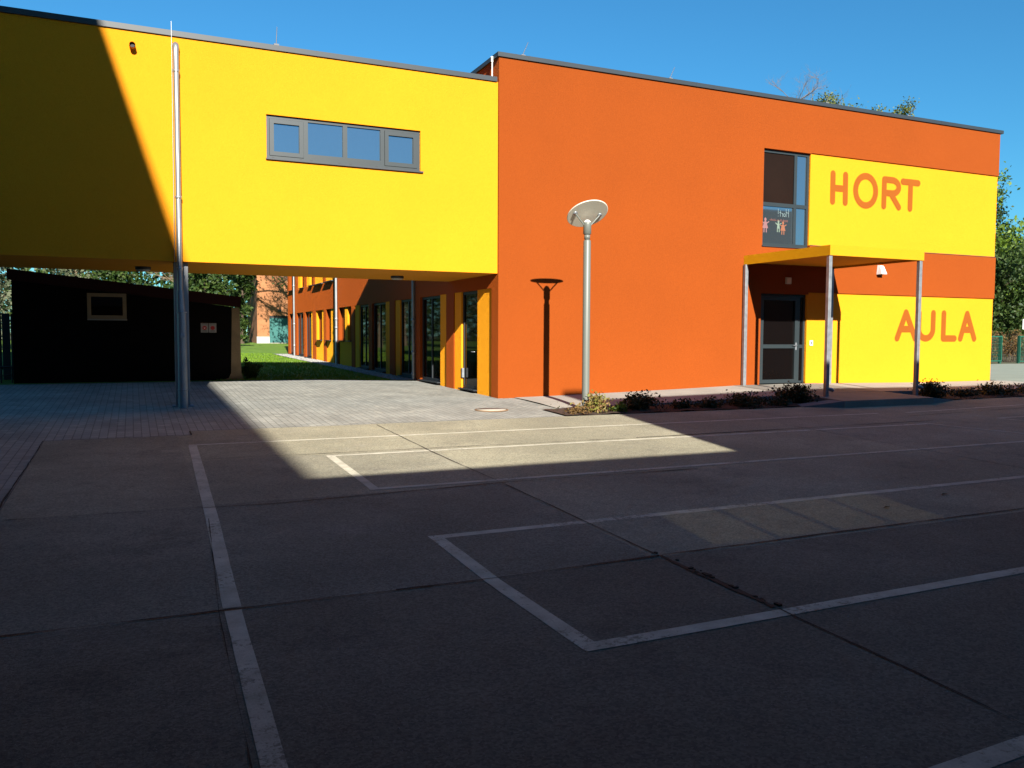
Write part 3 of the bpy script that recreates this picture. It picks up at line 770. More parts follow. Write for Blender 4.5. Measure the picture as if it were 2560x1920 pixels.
MB().lathe([(0.418, -.012), (0.0, -.0121)], DC, 56, dn, du).lathe([(0.0, .010), (0.418, .008)], DC, 56, dn, du).lathe([(0.4185, .0085), (0.43, .004), (0.43, -.010), (0.4185, -.0135)], DC, 56, dn, du).build('reflector_disc', M_lampdisc, lp)
for sx in (-1, 1):
    at = DC + du * .285 * sx - dv * 0.0
    b = MB(); b.tube([Vector((LX + .06 * sx, LY, 3.70)), at - dn * .02], [.014, .017], 8); b.build('arm', M_lamp, lp)
    b = MB(); b.lathe([(.0, -.034), (.044, -.034), (.05, -.011)], at, 20, dn, du); b.build('bracket', M_oldzinc, lp)

# ------------------------------------------------------------------ pipes
def pipe(name, label, pts, r, mt, joints, r2=None, wallx=None):
    t_ = thing(name, label, 'downpipe', pts[-1])
    MB().tube(pts, r, 16).build('pipe', mt, t_)
    for (x, y, z) in joints:
        MB().lathe([(r + .004, -.05), (r + .011, -.045), (r + .011, .045), (r + .004, .05)], (x, y, z), 18).build('collar', mt, t_)
    return t_
PX = -6.80
t = thing('downpipe', 'tall silver downpipe on the yellow wall entering a wide standpipe', 'downpipe', (PX, -.09, 0))
MB().tube([(PX, .028, 6.98), (PX, -.04, 7.0), (PX, -.085, 6.96), (PX, -.09, 6.88), (PX, -.09, 6.0), (PX, -.09, 2.2)], [.06, .062, .062, .056, .052, .052], 18).build('pipe', M_zinc, t)
MB().tube([(PX + .02, -.09, 1.86), (PX + .02, -.09, -.08)], [.082, .09], 20).build('standpipe', M_oldzinc, t)
MB().tube([(PX, -.09, 2.3), (PX + .01, -.09, 1.86)], [.062, .078], 20).build('reducer', M_oldzinc, t)
for z in (6.5, 4.1, 2.72): MB().lathe([(.056, -.03), (.063, -.026), (.063, .026), (.056, .03)], (PX, -.09, z), 18).build('clip', M_zinc, t)
for z in (1.88, .36): MB().lathe([(.088, -.012), (.098, -.01), (.098, .01), (.088, .012)], (PX + .02, -.09, z), 18).build('clip', M_oldzinc, t)
MB().lathe([(.055, 0), (.055, .012), (.045, .014), (0, .014)], (PX + .02, -.176, 1.42), 20, (0, -1, 0)).build('inspection_cap', M_oldzinc, t)
MB().tube([(PX - .07, -.02, 7.45), (PX - .07, -.03, 7.0), (PX - .085, -.04, 2.9), (PX - .10, -.05, 2.0), (PX - .11, -.06, .9), (PX - .11, -.06, -.05)], .006, 6).build('earth_wire', M_zinc, t)
cl = thing('support_column', 'square grey steel column under the yellow bridge behind the standpipe', 'column', (-6.81, .33, 0))
MB().box(-6.895, -6.63, .20, .46, -.1, ZB - .003).build('shaft', mat('column_paint', (0.16, 0.17, 0.19), 0.5, 0.15, 3, spec=0.5), cl, .012)
MB().box(-6.96, -6.565, .125, .535, -.1, .028).build('base_plate', M_oldzinc, cl)
pipe('downpipe', 'dark zinc downpipe in shade nearest under the bridge on the side wall', [(-.09, 6.12, 7.5), (-.09, 6.12, .05)], .045, M_oldzinc, [(-.09, 6.12, 1.9), (-.09, 6.12, .95), (-.09, 6.12, .3)])
pipe('downpipe', 'sunlit silver downpipe midway along the side wall', [(-.09, 16.42, 7.5), (-.09, 16.42, .2)], .055, M_zinc, [(-.09, 16.42, 2.1), (-.09, 16.42, 1.75), (-.09, 16.42, .7)])
pipe('downpipe', 'thin silver downpipe at the far end of the side wall', [(-.09, 26.2, 7.5), (-.09, 26.2, .25)], .05, M_zinc, [(-.09, 26.2, 3.95), (-.09, 26.2, 2.0), (-.09, 26.2, .9)])
t = thing('overflow_spout', 'small yellow overflow pipe sticking out near the roof edge', 'overflow pipe', (-7.56, 0, 6.86))
MB().tube([(-7.56, .028, 6.90), (-7.56, -.15, 6.87)], .055, 18, caps=False).tube([(-7.56, -.15, 6.87), (-7.56, .02, 6.899)], .047, 18, caps=False).build('pipe', M_yellow, t)
MB().lathe([(.047, 0), (0, .001)], (-7.56, -.10, 6.878), 18, (0, -1, -.16)).build('bore', M_dark, t)
t = thing('lightning_conductor', 'white capped conductor pipe on the red wall above the yellow roof', 'conductor', (-.05, .285, 7.3))
MB().tube([(-.05, .285, 7.27), (-.05, .285, 7.70), (-.055, .285, 7.72)], .014, 10).build('pipe', M_white, t)
MB().tube([(-.05, .285, 7.70), (-.06, .27, 7.76), (-.075, .24, 7.80)], .028, 10).build('bracket', M_white, t)

# lightning rods on the roofs
M_rod = mat('rod_metal', (0.10, 0.10, 0.11), 0.5, 0.1, metal=0.4)
for (x, y, z, dx, h, lb) in [(.63, .1, 7.84, .14, .36, 'short lightning rod on the red roof nearest the yellow block'), (4.69, .1, 7.84, .14, .34, 'short lightning rod on the red roof above the lamp and the door'),
                             (9.85, .1, 7.84, .14, .34, 'short lightning rod on the red roof above the tall window'), (12.98, .1, 7.84, .34, .36, 'leaning lightning rod on the red roof above the word HORT'),
                             (-4.89, .1, 7.285, .02, .40, 'thin lightning rod on the yellow roof above the strip window')]:
    t = thing('lightning_rod', lb, 'lightning rod', (x, y, z), 'lightning rods on the roof edges')
    MB().box(x - .05, x + .05, y - .05, y + .05, z, z + .05).build('foot', M_kerb, t)
    MB().tube([(x, y, z + .04), (x + dx * .1, y, z + .08), (x + dx, y, z + h)], [.011, .009, .006], 6).build('rod', M_rod, t)

# ------------------------------------------------------------------ lamps and small fittings
for (x, y, lb) in ((-7.43, 1.83, 'flat ceiling lamp in the shaded end of the bridge soffit'), (-1.82, 1.93, 'flat ceiling lamp on the bridge soffit near the red wall')):
    t = thing('ceiling_lamp', lb, 'ceiling lamp', (x, y, ZB), 'ceiling lamps under the bridge')
    MB().lathe([(.155, -.002), (.155, -.055), (.14, -.06)], (x, y, ZB), 28).build('housing', M_dark, t)
    MB().lathe([(.138, -.058), (.13, -.085), (0, -.09)], (x, y, ZB), 28).build('diffuser', mat('opal', (0.30, 0.28, 0.24), .5), t)
t = thing('wall_lamp', 'small square pale lamp above the entrance door', 'wall lamp', (8.53, 0, 2.97))
MB().box(8.45, 8.63, -.05, -.001, 2.885, 3.065).build('housing', mat('beige_lamp', (0.50, 0.44, 0.36), .5), t, .008)
MB().box(8.462, 8.618, -.062, -.0505, 2.897, 3.053).build('diffuser', mat('lamp_glass', (0.60, 0.54, 0.46), .4), t, .004)
t = thing('wall_lamp', 'white wedge shaped floodlight on the orange band under the canopy', 'floodlight', (11.9, 0, 3.38))
b = MB()
b.add([(11.84, -.001, 3.52), (11.99, -.001, 3.52), (12.02, -.001, 3.25), (11.81, -.001, 3.25), (11.85, -.10, 3.50), (11.98, -.10, 3.50), (12.015, -.20, 3.26), (11.815, -.20, 3.26)],
      [(0, 1, 2, 3), (4, 7, 6, 5), (0, 4, 5, 1), (1, 5, 6, 2), (2, 6, 7, 3), (3, 7, 4, 0)])
b.build('housing', M_white, t, .004)
MB().lathe([(.05, 0), (.05, -.03), (.0, -.035)], (11.9, -.07, 3.255), 16).build('sensor', M_frame, t)
t = thing('intercom', 'small white intercom panel on the yellow wall beside the door', 'intercom', (9.45, .045, 1.29))
MB().box(9.40, 9.51, .015, .044, 1.22, 1.36).build('housing', M_white, t, .006)
MB().box(9.425, 9.485, .010, .0145, 1.25, 1.335).build('button', M_kerb, t)

# ------------------------------------------------------------------ shed under the bridge
sh = thing('shed', 'very dark timber shed with sloping red edged roof', 'shed', (-7.6, 7, .2))
y0 = 6.25
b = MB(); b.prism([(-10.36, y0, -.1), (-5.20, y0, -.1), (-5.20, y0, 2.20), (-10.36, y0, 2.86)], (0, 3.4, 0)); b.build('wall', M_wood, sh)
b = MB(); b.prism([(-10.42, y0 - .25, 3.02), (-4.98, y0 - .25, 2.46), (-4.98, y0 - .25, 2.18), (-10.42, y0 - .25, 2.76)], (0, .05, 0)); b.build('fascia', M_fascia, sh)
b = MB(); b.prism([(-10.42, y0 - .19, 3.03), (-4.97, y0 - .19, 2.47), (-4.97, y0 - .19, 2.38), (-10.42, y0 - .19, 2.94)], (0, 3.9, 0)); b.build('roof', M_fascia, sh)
b = MB()
b.prism([(-5.19, y0 - .02, 2.17), (-4.99, y0 - .02, 2.17), (-4.965, y0 - .02, .42), (-4.93, y0 - .02, .28), (-4.80, y0 - .02, .14), (-4.80, y0 - .02, .02), (-5.55, y0 - .02, .02), (-5.55, y0 - .02, .20), (-5.30, y0 - .02, .26), (-5.23, y0 - .02, .40)], (0, .22, 0))
b.build('pillar', M_pillar, sh)
b = MB(); bars(b, -8.70, -7.79, 1.835, 2.49, y0 - .05, y0 + .0, .09)
w_ = b.build('window', mat('old_window_wood', (0.30, 0.22, 0.13), .8, .2, 5), sh)
MB().box(-8.61, -7.88, y0 - .02, y0 - .005, 1.925, 2.40).build('pane', M_gdark, w_)
MB().box(-8.70, -7.78, y0 - .09, y0 - .0505, 1.80, 1.832).build('sill', M_conc, w_)
for (xa, lb) in ((-5.99, 'white sign with red disc and symbol, the one nearer the standpipe'), (-5.785, 'white sign with red disc, the one nearer the concrete pillar')):
    t = thing('warning_sign', lb, 'sign', (xa, y0, 1.6), 'warning signs on the shed')
    MB().box(xa, xa + .19, y0 - .014, y0 - .008, 1.50, 1.755).build('plate', M_signplate, t, .004)
    MB().lathe([(.055, 0), (0, .0005)], (xa + .095, y0 - .0155, 1.625), 24, (0, -1, 0)).build('red_disc', M_red, t)
    for i, (za, wd) in enumerate(((1.73, .15), (1.55, .10), (1.53, .12))): MB().box(xa + .095 - wd / 2, xa + .095 + wd / 2, y0 - .0156, y0 - .0145, za, za + .008).build('text_line', M_black, t)
    if xa < -5.9:
        b = MB(); b.add([(xa + .07, y0 - .0165, 1.63), (xa + .12, y0 - .0165, 1.63), (xa + .095, y0 - .0165, 1.595)], [(0, 1, 2)]); b.build('symbol', M_white, t)
# dark fence and low rail left of the shed
t = thing('board_fence', 'dark board fence at the left edge beside the shed', 'fence', (-12, 8, .3))
for i in range(16):
    x = -13.6 + i * .2; MB().box(x, x + .185, 8.0, 8.03, .1, 1.98 + R.uniform(-.01, .01)).build('board', M_fencewood, t)
MB().box(-13.7, -10.4, 8.031, 8.08, .5, .6).build('rail', M_fencewood, t)
t = thing('bicycle_rack', 'low dark tubular rack in deep shade at the left edge', 'rack', (-10.7, 6.4, .2))
b = MB(); b.tube([(-11.6, 6.5, .58), (-10.4, 6.5, .62)], .018, 8); b.build('top_rail', M_black, t)
b = MB(); b.tube([(-11.6, 6.5, .30), (-10.4, 6.5, .42)], .014, 8); b.build('lower_rail', M_black, t)
for x in (-11.3, -10.66, -10.42): MB().tube([(x, 6.5, .1), (x, 6.5, .60)], .018, 8).build('leg', M_black, t)

# ------------------------------------------------------------------ buildings round the yard, behind and beside the camera
lw = thing('neighbour_building', 'tall grey plastered school wing closing the yard on the left', 'building', (-18, -20, 0))
b = MB(); b.box(-24, -10.9, -48, .02, -.6, 16.0); b.build('wall', M_plaster, lw)
MB().box(-24.1, -10.9, -48.1, .0, 16.002, 16.16).build('roof', M_cap, lw)
for k in range(4):
    for i in range(6):
        y = -44 + i * 5.5; z = 1.2 + k * 3.8
        f = MB().box(-10.899, -10.86, y, y + 2.2, z, z + 1.9).build('window', M_frame, lw)
        MB().box(-10.8595, -10.855, y + .1, y + 2.1, z + .1, z + 1.8).build('pane', M_gdark, f)
rb = thing('opposite_building', 'long plastered block behind the viewer with a low link, added sky blockers and sun filter', 'building', (10, -21, 0))
b = MB(); b.box(-1.2, 27, -27, -19.5, -.6, 8.5); b.build('wall', M_plaster, rb)
MB().box(-1.2, 27, -27.05, -19.5, 8.502, 8.62).build('roof_cap', M_cap, rb)
MB().box(-1.2, -.62, -19.98, -19.5, 8.622, 9.26).build('roof_vent', M_plaster, rb)
MB().box(.4, 27, -19.495, -13.0, -.6, 5.3).build('wall', M_plaster, rb)  # unseen front block, added to keep sky light off the near yard
MB().box(.4, 27.05, -19.49, -12.95, 5.302, 5.40).build('roof_cap', M_cap, rb)  # cap of the added front block
MB().box(8.5, 27, -12.945, -9.2, -.6, 3.5).build('wall', M_plaster, rb)  # second added block, unseen, cuts sky light from the right
LZ = 5.22
zf0, zf1 = 3.25, 3.90  # opening added so dimmed sun lands as a patch on the yard
b = MB()
b.box(-10.9, -1.205, -21.0, -19.5, -.6, zf0 - .02)
b.box(-10.9, -1.205, -19.7, -19.5, zf1, LZ); b.box(-10.9, -4.15, -19.7, -19.5, zf0 - .018, zf1 - .002)
b.box(-10.9, -1.205, -21.0, -20.8, zf1 + .72, LZ)
b.box(-10.9, -1.205, -20.79, -19.71, LZ - .2, LZ - .005)
b.build('link_wall', M_plaster, rb)
MB().box(-10.9, -1.205, -21.02, -19.52, LZ + .002, LZ + .06).build('link_roof', M_cap, rb)
Mt = bpy.data.materials.new('sun_patch_tint'); Mt.use_nodes = True
N = Mt.node_tree.nodes; tr = N.new('ShaderNodeBsdfTransparent'); tr.inputs[0].default_value = (.19, .18, .15, 1)
gl = N.new('ShaderNodeBsdfGlossy'); gl.inputs['Roughness'].default_value = .05; ms = N.new('ShaderNodeMixShader'); ms.inputs[0].default_value = .06
Mt.node_tree.links.new(tr.outputs[0], ms.inputs[1]); Mt.node_tree.links.new(gl.outputs[0], ms.inputs[2]); Mt.node_tree.links.new(ms.outputs[0], N['Material Output'].inputs['Surface'])
MB().box(-4.15, -1.21, -19.60, -19.598, zf0 - .015, zf1).build('sun_patch_filter', Mt, rb)  # added filter: dims sun to imitate light mirrored off the strip window
b = MB()
for x in (-3.45, -2.72, -1.95): b.box(x, x + .07, -19.64, -19.56, zf0 - .014, zf1 - .002)
b.build('sun_patch_bar', M_frame, rb)  # bars added to divide the dim sun patch

for k, (xa, xb) in enumerate(((-10.895, -4.3),)):
    MB().prism([(xa, -19.49, 2.80), (xb, -19.49, 2.80), (xb, -16.1, 2.80), (-6.3, -14.7, 2.80), (xa, -14.7, 2.80)], (0, 0, .08)).build('added_shade_roof', M_plaster, rb)  # unseen roof over the camera, added to darken the near ground
    for x in (xa + .3, xb - .3): MB().box(x, x + .12, -19.3, -19.18, gz(x, -19) - .1, 2.799).build('added_shade_post', M_galv, rb)  # posts for the added roof

MB().box(-10.895, -7.75, -14.65, -10.0, 4.72, 4.82).build('added_side_roof', M_plaster, lw)  # unseen slab added to take sky light off the left foreground
for y in (-14.4, -10.3): MB().box(-10.88, -10.76, y, y + .12, gz(-10.8, y) - .1, 4.719).build('added_side_post', M_galv, lw)  # posts for the added slab

# ------------------------------------------------------------------ far orange house with teal door
fh = thing('old_house', 'faded orange rendered house end with a teal double door beyond the lawn', 'building', (4, 52, .7))
b = MB(); b.box(1.45, 2.40, 52, 58, .4, 9.5); b.box(2.40, 6.5, 52, 58, 2.98, 9.5); b.box(6.5, 9.5, 52, 58, .4, 9.5); b.box(2.41, 6.49, 52.35, 57.9, .4, 2.97)
b.build('wall', M_brickor, fh)
MB().box(1.40, 2.405, 51.95, 51.998, .3, 1.30).build('plinth', M_plinth, fh)
d_ = MB().box(2.43, 6.49, 52.15, 52.25, .62, 2.80).build('door', M_teal, fh)
MB().box(2.41, 6.49, 52.10, 52.30, 2.802, 2.975).build('lintel', M_dark, fh)
MB().box(2.40, 6.5, 51.7, 52.3, .3, .80).build('threshold', M_conc, fh)
b = MB(); b.prism([(1.2, 51.7, 9.5), (9.7, 51.7, 9.5), (5.5, 51.7, 12.5)], (0, 6.6, 0)); b.build('roof', mat('tile_roof', (.25, .08, .04), .9), fh)
MB().box(3.05, 3.35, 51.9, 51.99, 3.28, 3.50).build('lamp_housing', M_plaster, fh)

# ------------------------------------------------------------------ plants
def leaves(b, pts, n, spread, size, rr, flat=0.0, asp=0.55):
    """n small leaf quads scattered round each point"""
    V = []; F = []
    for p in pts:
        for _ in range(n):
            c = Vector(p) + Vector((rr.gauss(0, spread), rr.gauss(0, spread), rr.gauss(0, spread * .8)))
            d = Vector((rr.gauss(0, 1), rr.gauss(0, 1), rr.gauss(0, 1) * (1 - flat))).normalized()
            e = d.orthogonal(); e.rotate(Matrix.Rotation(rr.uniform(0, 6.28), 3, d)); e.normalize()
            s = size * rr.uniform(.6, 1.35)
            k = len(V)
            V += [c - d * s, c + e * s * asp, c + d * s, c - e * s * asp]
            F.append((k, k + 1, k + 2, k + 3))
    b.add(V, F)

def tree(label, x, y, h, cr, leafm, barkm, seed, nleaf=26, lsize=.16, crown0=.35, cat='tree', name='leafy_tree', bare=False, group=None, limbs=16, r0=None, ctop=1.0, sub=5, spread=None, sprinkle=0):
    rr = random.Random(seed); z0 = gz(x, y) - .1
    t_ = thing(name, label, cat, (x, y, z0), group)
    tb = MB(); r0 = r0 or h * .018
    n = 9; pts = []; bx = rr.gauss(0, .03) * h; by = rr.gauss(0, .03) * h
    for i in range(n + 1):
        k = i / n; pts.append(Vector((x + bx * k * k + rr.gauss(0, .006) * h * k, y + by * k * k + rr.gauss(0, .006) * h * k, z0 + h * .93 * k)))
    tb.tube(pts, [r0 * (1 - .9 * i / n) * (1.35 if i == 0 else 1) for i in range(n + 1)], 8)
    tips = []; br = MB() if bare else tb
    def at(k):
        f = k * n; i = min(int(f), n - 1); return pts[i].lerp(pts[i + 1], f - i)
    for i in range(limbs):
        k = crown0 + (1 - crown0) * (i + rr.random()) / limbs * .98
        p = at(k); a = i * 2.4 + rr.uniform(-.5, .5)
        prof = math.sin(math.pi * min(1, .18 + .82 * (1 - (k - crown0) / (1 - crown0)) ** .8)) if ctop == 1.0 else (1 - (k - crown0) / (1 - crown0)) ** ctop + .06
        L = cr * max(.25, prof) * rr.uniform(.7, 1.1)
        up = rr.uniform(.15, .75)
        d = Vector((math.cos(a), math.sin(a), up)).normalized()
        q = [p]; dd = d.copy()
        for s_ in range(4):
            dd = (dd + Vector((rr.gauss(0, .2), rr.gauss(0, .2), rr.gauss(.05, .15)))).normalized()
            q.append(q[-1] + dd * L / 4)
        rl = r0 * .42 * (1 - k * .6)
        tb.tube(q, [rl, rl * .75, rl * .5, rl * .3, rl * .12], 5, caps=False)
        for s_ in range(sub):
            j = rr.randint(1, 4); st = q[j - 1].lerp(q[j], rr.random())
            d2 = (dd + Vector((rr.gauss(0, .7), rr.gauss(0, .7), rr.gauss(.2, .5)))).normalized()
            e = st + d2 * L * rr.uniform(.2, .42)
            mid = st.lerp(e, .5) + Vector((rr.gauss(0, .04), rr.gauss(0, .04), rr.gauss(0, .04))) * L
            br.tube([st, mid, e], [rl * .32, rl * .2, rl * .06], 4, caps=False)
            tips += [e, mid]
            if bare:
                for _ in range(4):
                    s0 = st.lerp(e, rr.uniform(.3, 1)); d3 = (d2 + Vector((rr.gauss(0, .6), rr.gauss(0, .6), rr.gauss(.3, .4)))).normalized(); e3 = s0 + d3 * L * rr.uniform(.1, .25)
                    br.tube([s0, e3], [rl * .13, rl * .04], 3, caps=False)
                    for _ in range(3):
                        s1 = s0.lerp(e3, rr.uniform(.3, 1)); d4 = (d3 + Vector((rr.gauss(0, .7), rr.gauss(0, .7), rr.gauss(.2, .4)))).normalized()
                        br.tube([s1, s1 + d4 * L * rr.uniform(.05, .12)], [rl * .07, rl * .03], 3, caps=False)
        tips.append(q[-1])
    tb.build('trunk', barkm, t_)
    if bare:
        br.build('crown', barkm, t_)
        if sprinkle: lb = MB(); leaves(lb, tips, sprinkle, .5, .10, rr); lb.build('leaves', M_leafB, t_)
    else:
        lb = MB(); leaves(lb, tips, nleaf, spread or cr * .13, lsize, rr); lb.build('crown', leafm, t_)
    return t_

def shrub(label, x, y, h, r, leafm, seed, n=420, size=.035, cat='shrub', name='shrub', group='shrubs in the bed along the facade', z=None):
    rr = random.Random(seed); z0 = (gz(x, y) if z is None else z)
    if x > 1.5: h *= .68; n = int(n * 1.7)
    t_ = thing(name, label, cat, (x, y, z0), group)
    sb = MB(); tips = []
    for i in range(max(7, int(16 * r / .3))):
        a = rr.uniform(0, 6.28); q = rr.random() ** .6
        e = Vector((x + math.cos(a) * r * q, y + math.sin(a) * r * q * .75, z0 + h * rr.uniform(.55, 1.05) * (1 - .45 * q * q)))
        s = Vector((x + rr.gauss(0, .04), y + rr.gauss(0, .04), z0 - .02)); mid = s.lerp(e, .5) + Vector((rr.gauss(0, .03), rr.gauss(0, .03), .04))
        sb.tube([s, mid, e], [.006, .004, .0015], 4, caps=False)
        tips += [s.lerp(e, .35), mid, mid.lerp(e, .5), e]
    sb.build('stems', M_bark, t_)
    lb = MB(); leaves(lb, tips, max(3, n // len(tips)), r * .16, size, rr); lb.build('foliage', leafm, t_)
    return t_

shrub('low clump of reddish and green leaves round the lamp foot', .85, -2.98, .34, .42, M_leafG, 5, 900, .034)
shrub('yellow green clump just right of the lamp foot', 1.35, -3.10, .22, .20, M_leafA, 6, 260, .03)
shrub('brown fallen leaves and low ground cover at the bed tip left of the lamp', .38, -3.12, .10, .36, M_leafD, 7, 380, .03)
shrub('dark bushy shrub in the shade right of the lamp', 2.0, -2.85, .52, .48, M_leafE, 8, 900, .034)
shrub('small sparse shrub midway along the shaded bed', 3.05, -2.95, .30, .30, M_leafE, 9, 330, .03)
shrub('low spreading shrub midway along the bed before the canopy', 3.75, -2.95, .27, .40, M_leafE, 10, 420, .03)
shrub('wide yellowish shrub in the bed left of the big one', 4.75, -2.9, .40, .62, M_leafE, 12, 900, .032)
shrub('big shrub beside the near canopy post', 6.35, -2.75, .62, .55, M_leafE, 13, 1300, .036)
shrub('low creeping shrub at the foot of the big one', 5.6, -3.05, .24, .35, M_leafE, 14, 360, .03)
shrub('big dark shrub beside the far canopy post', 10.75, -2.85, .58, .50, M_leafE, 15, 1100, .036)
shrub('low shrub right of the far canopy post', 11.9, -2.85, .26, .45, M_leafE, 16, 420, .032)
shrub('wide low shrub under the word AULA', 13.2, -2.85, .34, .65, M_leafE, 17, 800, .034)
shrub('low shrub near the right picture edge', 14.5, -2.85, .28, .55, M_leafE, 18, 560, .034)
shrub('rightmost shrub at the picture edge with twiggy top', 15.7, -2.8, .42, .55, M_leafE, 19, 700, .034)
shrub('leafy end of the bed beyond the building corner', 17.0, -2.8, .38, .5, M_leafE, 20, 500, .034)
shrub('round clipped bush in shade at the lawn corner', -4.65, 6.75, .58, .27, M_leafB, 21, 1500, .035, name='round_bush', group=None)

b = MB(); rr = random.Random(91); P_ = []
for _ in range(520):
    x = rr.uniform(.1, 17); 
    if 5.9 < x < 10.9: continue
    P_.append((x, rr.uniform(-3.3, -2.35), gz(x, -2.9) + rr.uniform(.03, .09)))
leaves(b, P_, 6, .06, .026, rr)
tag(b.build('ground_cover', M_leafE), 'low brown green ground cover across the planting bed', 'ground cover', kind='stuff')
b = MB()
for _ in range(1500):
    y = -15.8 + 12 * rr.random() ** 1.6; x = rr.uniform(-8.7, 6); z_ = gz(x, y) + .0125; q = rr.uniform(.002, .0055)
    b.add([(x - q, y, z_), (x, y - q, z_), (x + q, y, z_), (x, y + q, z_), (x, y, z_ + q)], [(0, 1, 4), (1, 2, 4), (2, 3, 4), (3, 0, 4)])
tag(b.build('grit', M_gravel), 'fine pale grit scattered over the yard slabs', 'grit', kind='stuff')

# trees to the right beyond the gate
tree('large fresh green tree close to the building corner', 41.5, 21, 10.2, 4.0, M_leafA, M_bark, 31, 40, .13, .22, group='trees beyond the gate', limbs=26, sub=6)
tree('bright green bushy tree at the right edge', 47, 24, 8.6, 4.2, M_leafA, M_bark, 32, 40, .14, .12, group='trees beyond the gate', limbs=26, sub=6)
tree('dark green tree in front of the brighter trees', 41.5, 17.5, 6.2, 3.2, M_leafB, M_bark, 33, 40, .12, .12, group='trees beyond the gate', limbs=24, sub=6)
tree('thin dark conifer top at the right edge', 54, 27, 13.2, 2.6, M_leafB, M_bark, 34, 18, .13, .15, group='trees beyond the gate', limbs=34, sub=3, ctop=.9, name='conifer')
tree('dense dark tree behind the gate and hedge', 50, 22, 6.5, 4.0, M_leafB, M_bark, 35, 40, .14, .10, group='trees beyond the gate', limbs=24, sub=6)
# tree tops above the red roof
tree('bare leafless tree showing above the roof', 64.9, 60, 32.2, 6.0, None, M_barkpale, 41, bare=True, r0=.34, name='bare_tree', crown0=.55, limbs=30, sub=9, group='tree tops above the roof')
tree('rounded pine top touching the bare tree above the roof', 68.9, 60, 30.3, 3.4, M_leafC, M_bark, 42, 60, .15, .7, name='pine_tree', limbs=16, group='tree tops above the roof', spread=.55)
tree('taller rounded pine top further right above the roof', 78.6, 60, 30.6, 3.4, M_leafC, M_bark, 43, 60, .15, .7, name='pine_tree', limbs=18, group='tree tops above the roof', spread=.55)
# trees seen under the bridge
specs = [(-15.0, 36, 9, 3.6, M_leafF, M_bark, 51, .12, 'pale flowering tree at the left edge behind the dark fence'),
         (-11.0, 44, 11, 4.2, M_leafF, M_barkpale, 52, .25, 'silvery leaved tree rising behind the shed roof'),
         (-8.0, 40, 10, 3.4, M_leafB, M_barkpale, 53, .25, 'dark green tree behind the middle of the shed roof'),
         (-3.5, 42, 10, 3.0, M_leafB, M_bark, 55, .10, 'dark ivy clad tree left of the orange house'),
         (-3.9, 34, 7, 2.1, M_leafB, M_bark, 56, .08, 'dense dark bush tree beside the shed pillar'),
         (0.15, 51, 9, 1.25, M_leafB, M_bark, 57, .06, 'dark evergreen standing close to the orange house')]
for (x, y, h, cr, lm, bm_, sd, c0, lb) in specs:
    tree(lb, x, y, h, cr, lm, bm_, sd, 24, .13, c0, group='trees seen under the bridge', limbs=24, sub=6)
tree('brown bare tree with many stems behind the shed', -5.0, 37, 11, 3.2, None, M_barkpale, 54, bare=True, name='bare_tree', crown0=.12, limbs=26, sub=6, group='trees seen under the bridge')
tree('second brown bare tree behind the shed near the dark trees', -3.6, 41, 12, 3.0, None, M_barkpale, 58, bare=True, name='bare_tree', crown0=.15, limbs=22, sub=6, group='trees seen under the bridge')
tree('tree hidden round the corner that shades the orange house', 2.9, 42.0, 13.5, 8.0, None, M_bark, 59, bare=True, crown0=.30, limbs=44, sub=10, r0=.34, sprinkle=3)
# dark wood far behind
b = MB(); rr = random.Random(77)
pts = [Vector((rr.uniform(-45, 6), rr.uniform(60, 72), rr.uniform(.5, 9))) for _ in range(900)]
leaves(b, pts, 14, .9, .32, rr)
tag(b.build('distant_wood', M_leafB), 'dark mass of trees and undergrowth far beyond the lawn', 'wood', kind='stuff')
b = MB()
pts = [Vector((rr.uniform(30, 110), rr.uniform(36, 48), rr.uniform(.2, 6.5))) for _ in range(1000)]
leaves(b, pts, 14, .9, .30, rr)
tag(b.build('distant_wood', M_leafB), 'dark mass of trees beyond the street on the right', 'wood', kind='stuff')

# lawn blades
b = MB(); rr = random.Random(5); V = []; F = []
for _ in range(16000):
    y = 6.0 + 24 * rr.random() ** 1.5; x = rr.uniform(-5.6 - (y - 6) * .02, -.8)
    z = gz(x, y) + .008; a = rr.uniform(0, 3.14); h = rr.uniform(.025, .075); w = rr.uniform(.006, .012) * (1 + y * .04)
    dx, dy = math.cos(a) * w, math.sin(a) * w; k = len(V)
    V += [(x - dx, y - dy, z), (x + dx, y + dy, z), (x + rr.gauss(0, .02), y + rr.gauss(0, .02), z + h)]; F.append((k, k + 1, k + 2))
b.add(V, F); tag(b.build('grass', M_blade), 'short green grass of the lawn behind the bridge', 'grass', kind='stuff')
b = MB(); 
for _ in range(1500):
    y = rr.uniform(6, 28); x = rr.uniform(-.74, -.02); s = rr.uniform(.015, .04); z = gz(x, y) + .03
    b.add([(x - s, y, z), (x, y - s, z), (x + s, y, z), (x, y + s, z), (x + s * .2, y, z + s)], [(0, 1, 4), (1, 2, 4), (2, 3, 4), (3, 0, 4)])
tag(b.build('pebbles', M_gravel), 'loose pale pebbles along the side wall', 'gravel', kind='stuff')

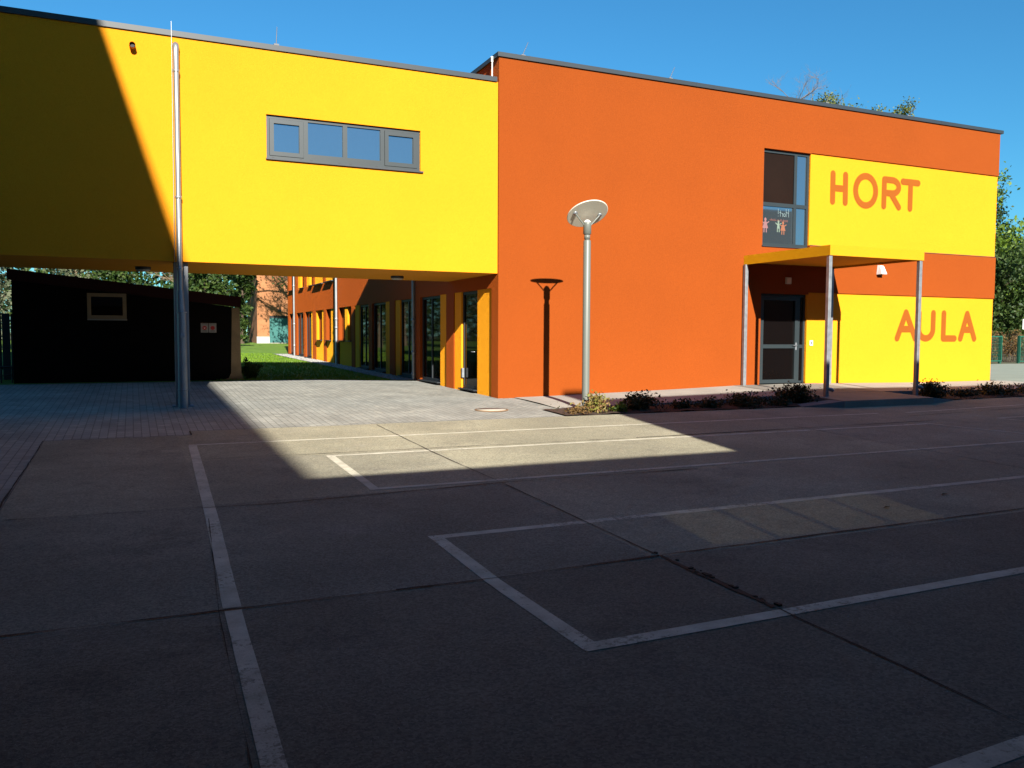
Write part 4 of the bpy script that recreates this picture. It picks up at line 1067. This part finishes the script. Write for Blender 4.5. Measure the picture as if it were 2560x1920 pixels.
# ------------------------------------------------------------------ green gate and hedge at the right
def panel(x0, x1, y, z0, z1, label, name, group):
    t_ = thing(name, label, 'gate', ((x0 + x1) / 2, y, z0), group)
    b = MB(); bars(b, x0, x1, z0 + .12, z1, y, y + .05, .06); b.build('frame', M_green, t_)
    for x in (x0 - .02, x1 - .10): MB().box(x, x + .12, y + .051, y + .15, z0 - .1, z1 + .02).build('post', M_green, t_)
    b = MB()
    for i in range(int((x1 - x0) / .06)): b.box(x0 + .06 + i * .06, x0 + .068 + i * .06, y + .02, y + .028, z0 + .18, z1 - .06)
    for i in range(6): b.box(x0 + .06, x1 - .06, y + .0285, y + .036, z0 + .3 + i * .19, z0 + .312 + i * .19)
    b.build('mesh_infill', M_green, t_)
panel(31.0, 34.25, 12.0, .10, 1.56, 'green mesh gate leaf at the building corner', 'mesh_gate', 'green gate leaves')
panel(35.66, 39.0, 12.0, .06, 1.57, 'green mesh gate leaf at the right picture edge', 'mesh_gate', 'green gate leaves')
for (xa, xb, h, sd, lb) in ((33.8, 36.0, 1.35, 61, 'brown twiggy hedge visible between the two gate leaves'), (36.2, 39.5, 1.6, 62, 'brown twiggy hedge behind the right gate leaf'), (30.5, 33.6, 1.5, 63, 'brown hedge behind the near gate leaf')):
    t = thing('hedge', lb, 'hedge', ((xa + xb) / 2, 14, .1), 'hedges behind the gate')
    rr = random.Random(sd); sb = MB(); tips = []
    for i in range(90):
        s = Vector((rr.uniform(xa, xb), rr.uniform(13.4, 14.6), .08)); e = s + Vector((rr.gauss(0, .25), rr.gauss(0, .2), h * rr.uniform(.6, 1.1)))
        mid = s.lerp(e, .5) + Vector((rr.gauss(0, .08), 0, 0)); sb.tube([s, mid, e], [.012, .008, .003], 4, caps=False); tips += [mid, mid.lerp(e, .5), e]
    sb.build('stems', M_bark, t)
    lb_ = MB(); leaves(lb_, tips, 12, .12, .05, rr); lb_.build('foliage', M_leafD, t)
t = thing('notice_board', 'small white notice board on a post at the right edge behind the gate', 'sign', (37.5, 13, .1))
MB().box(37.15, 37.85, 12.9, 12.93, 1.95, 2.5).build('plate', M_white, t)
MB().box(37.45, 37.52, 12.931, 12.99, .05, 2.3).build('post', M_galv, t)
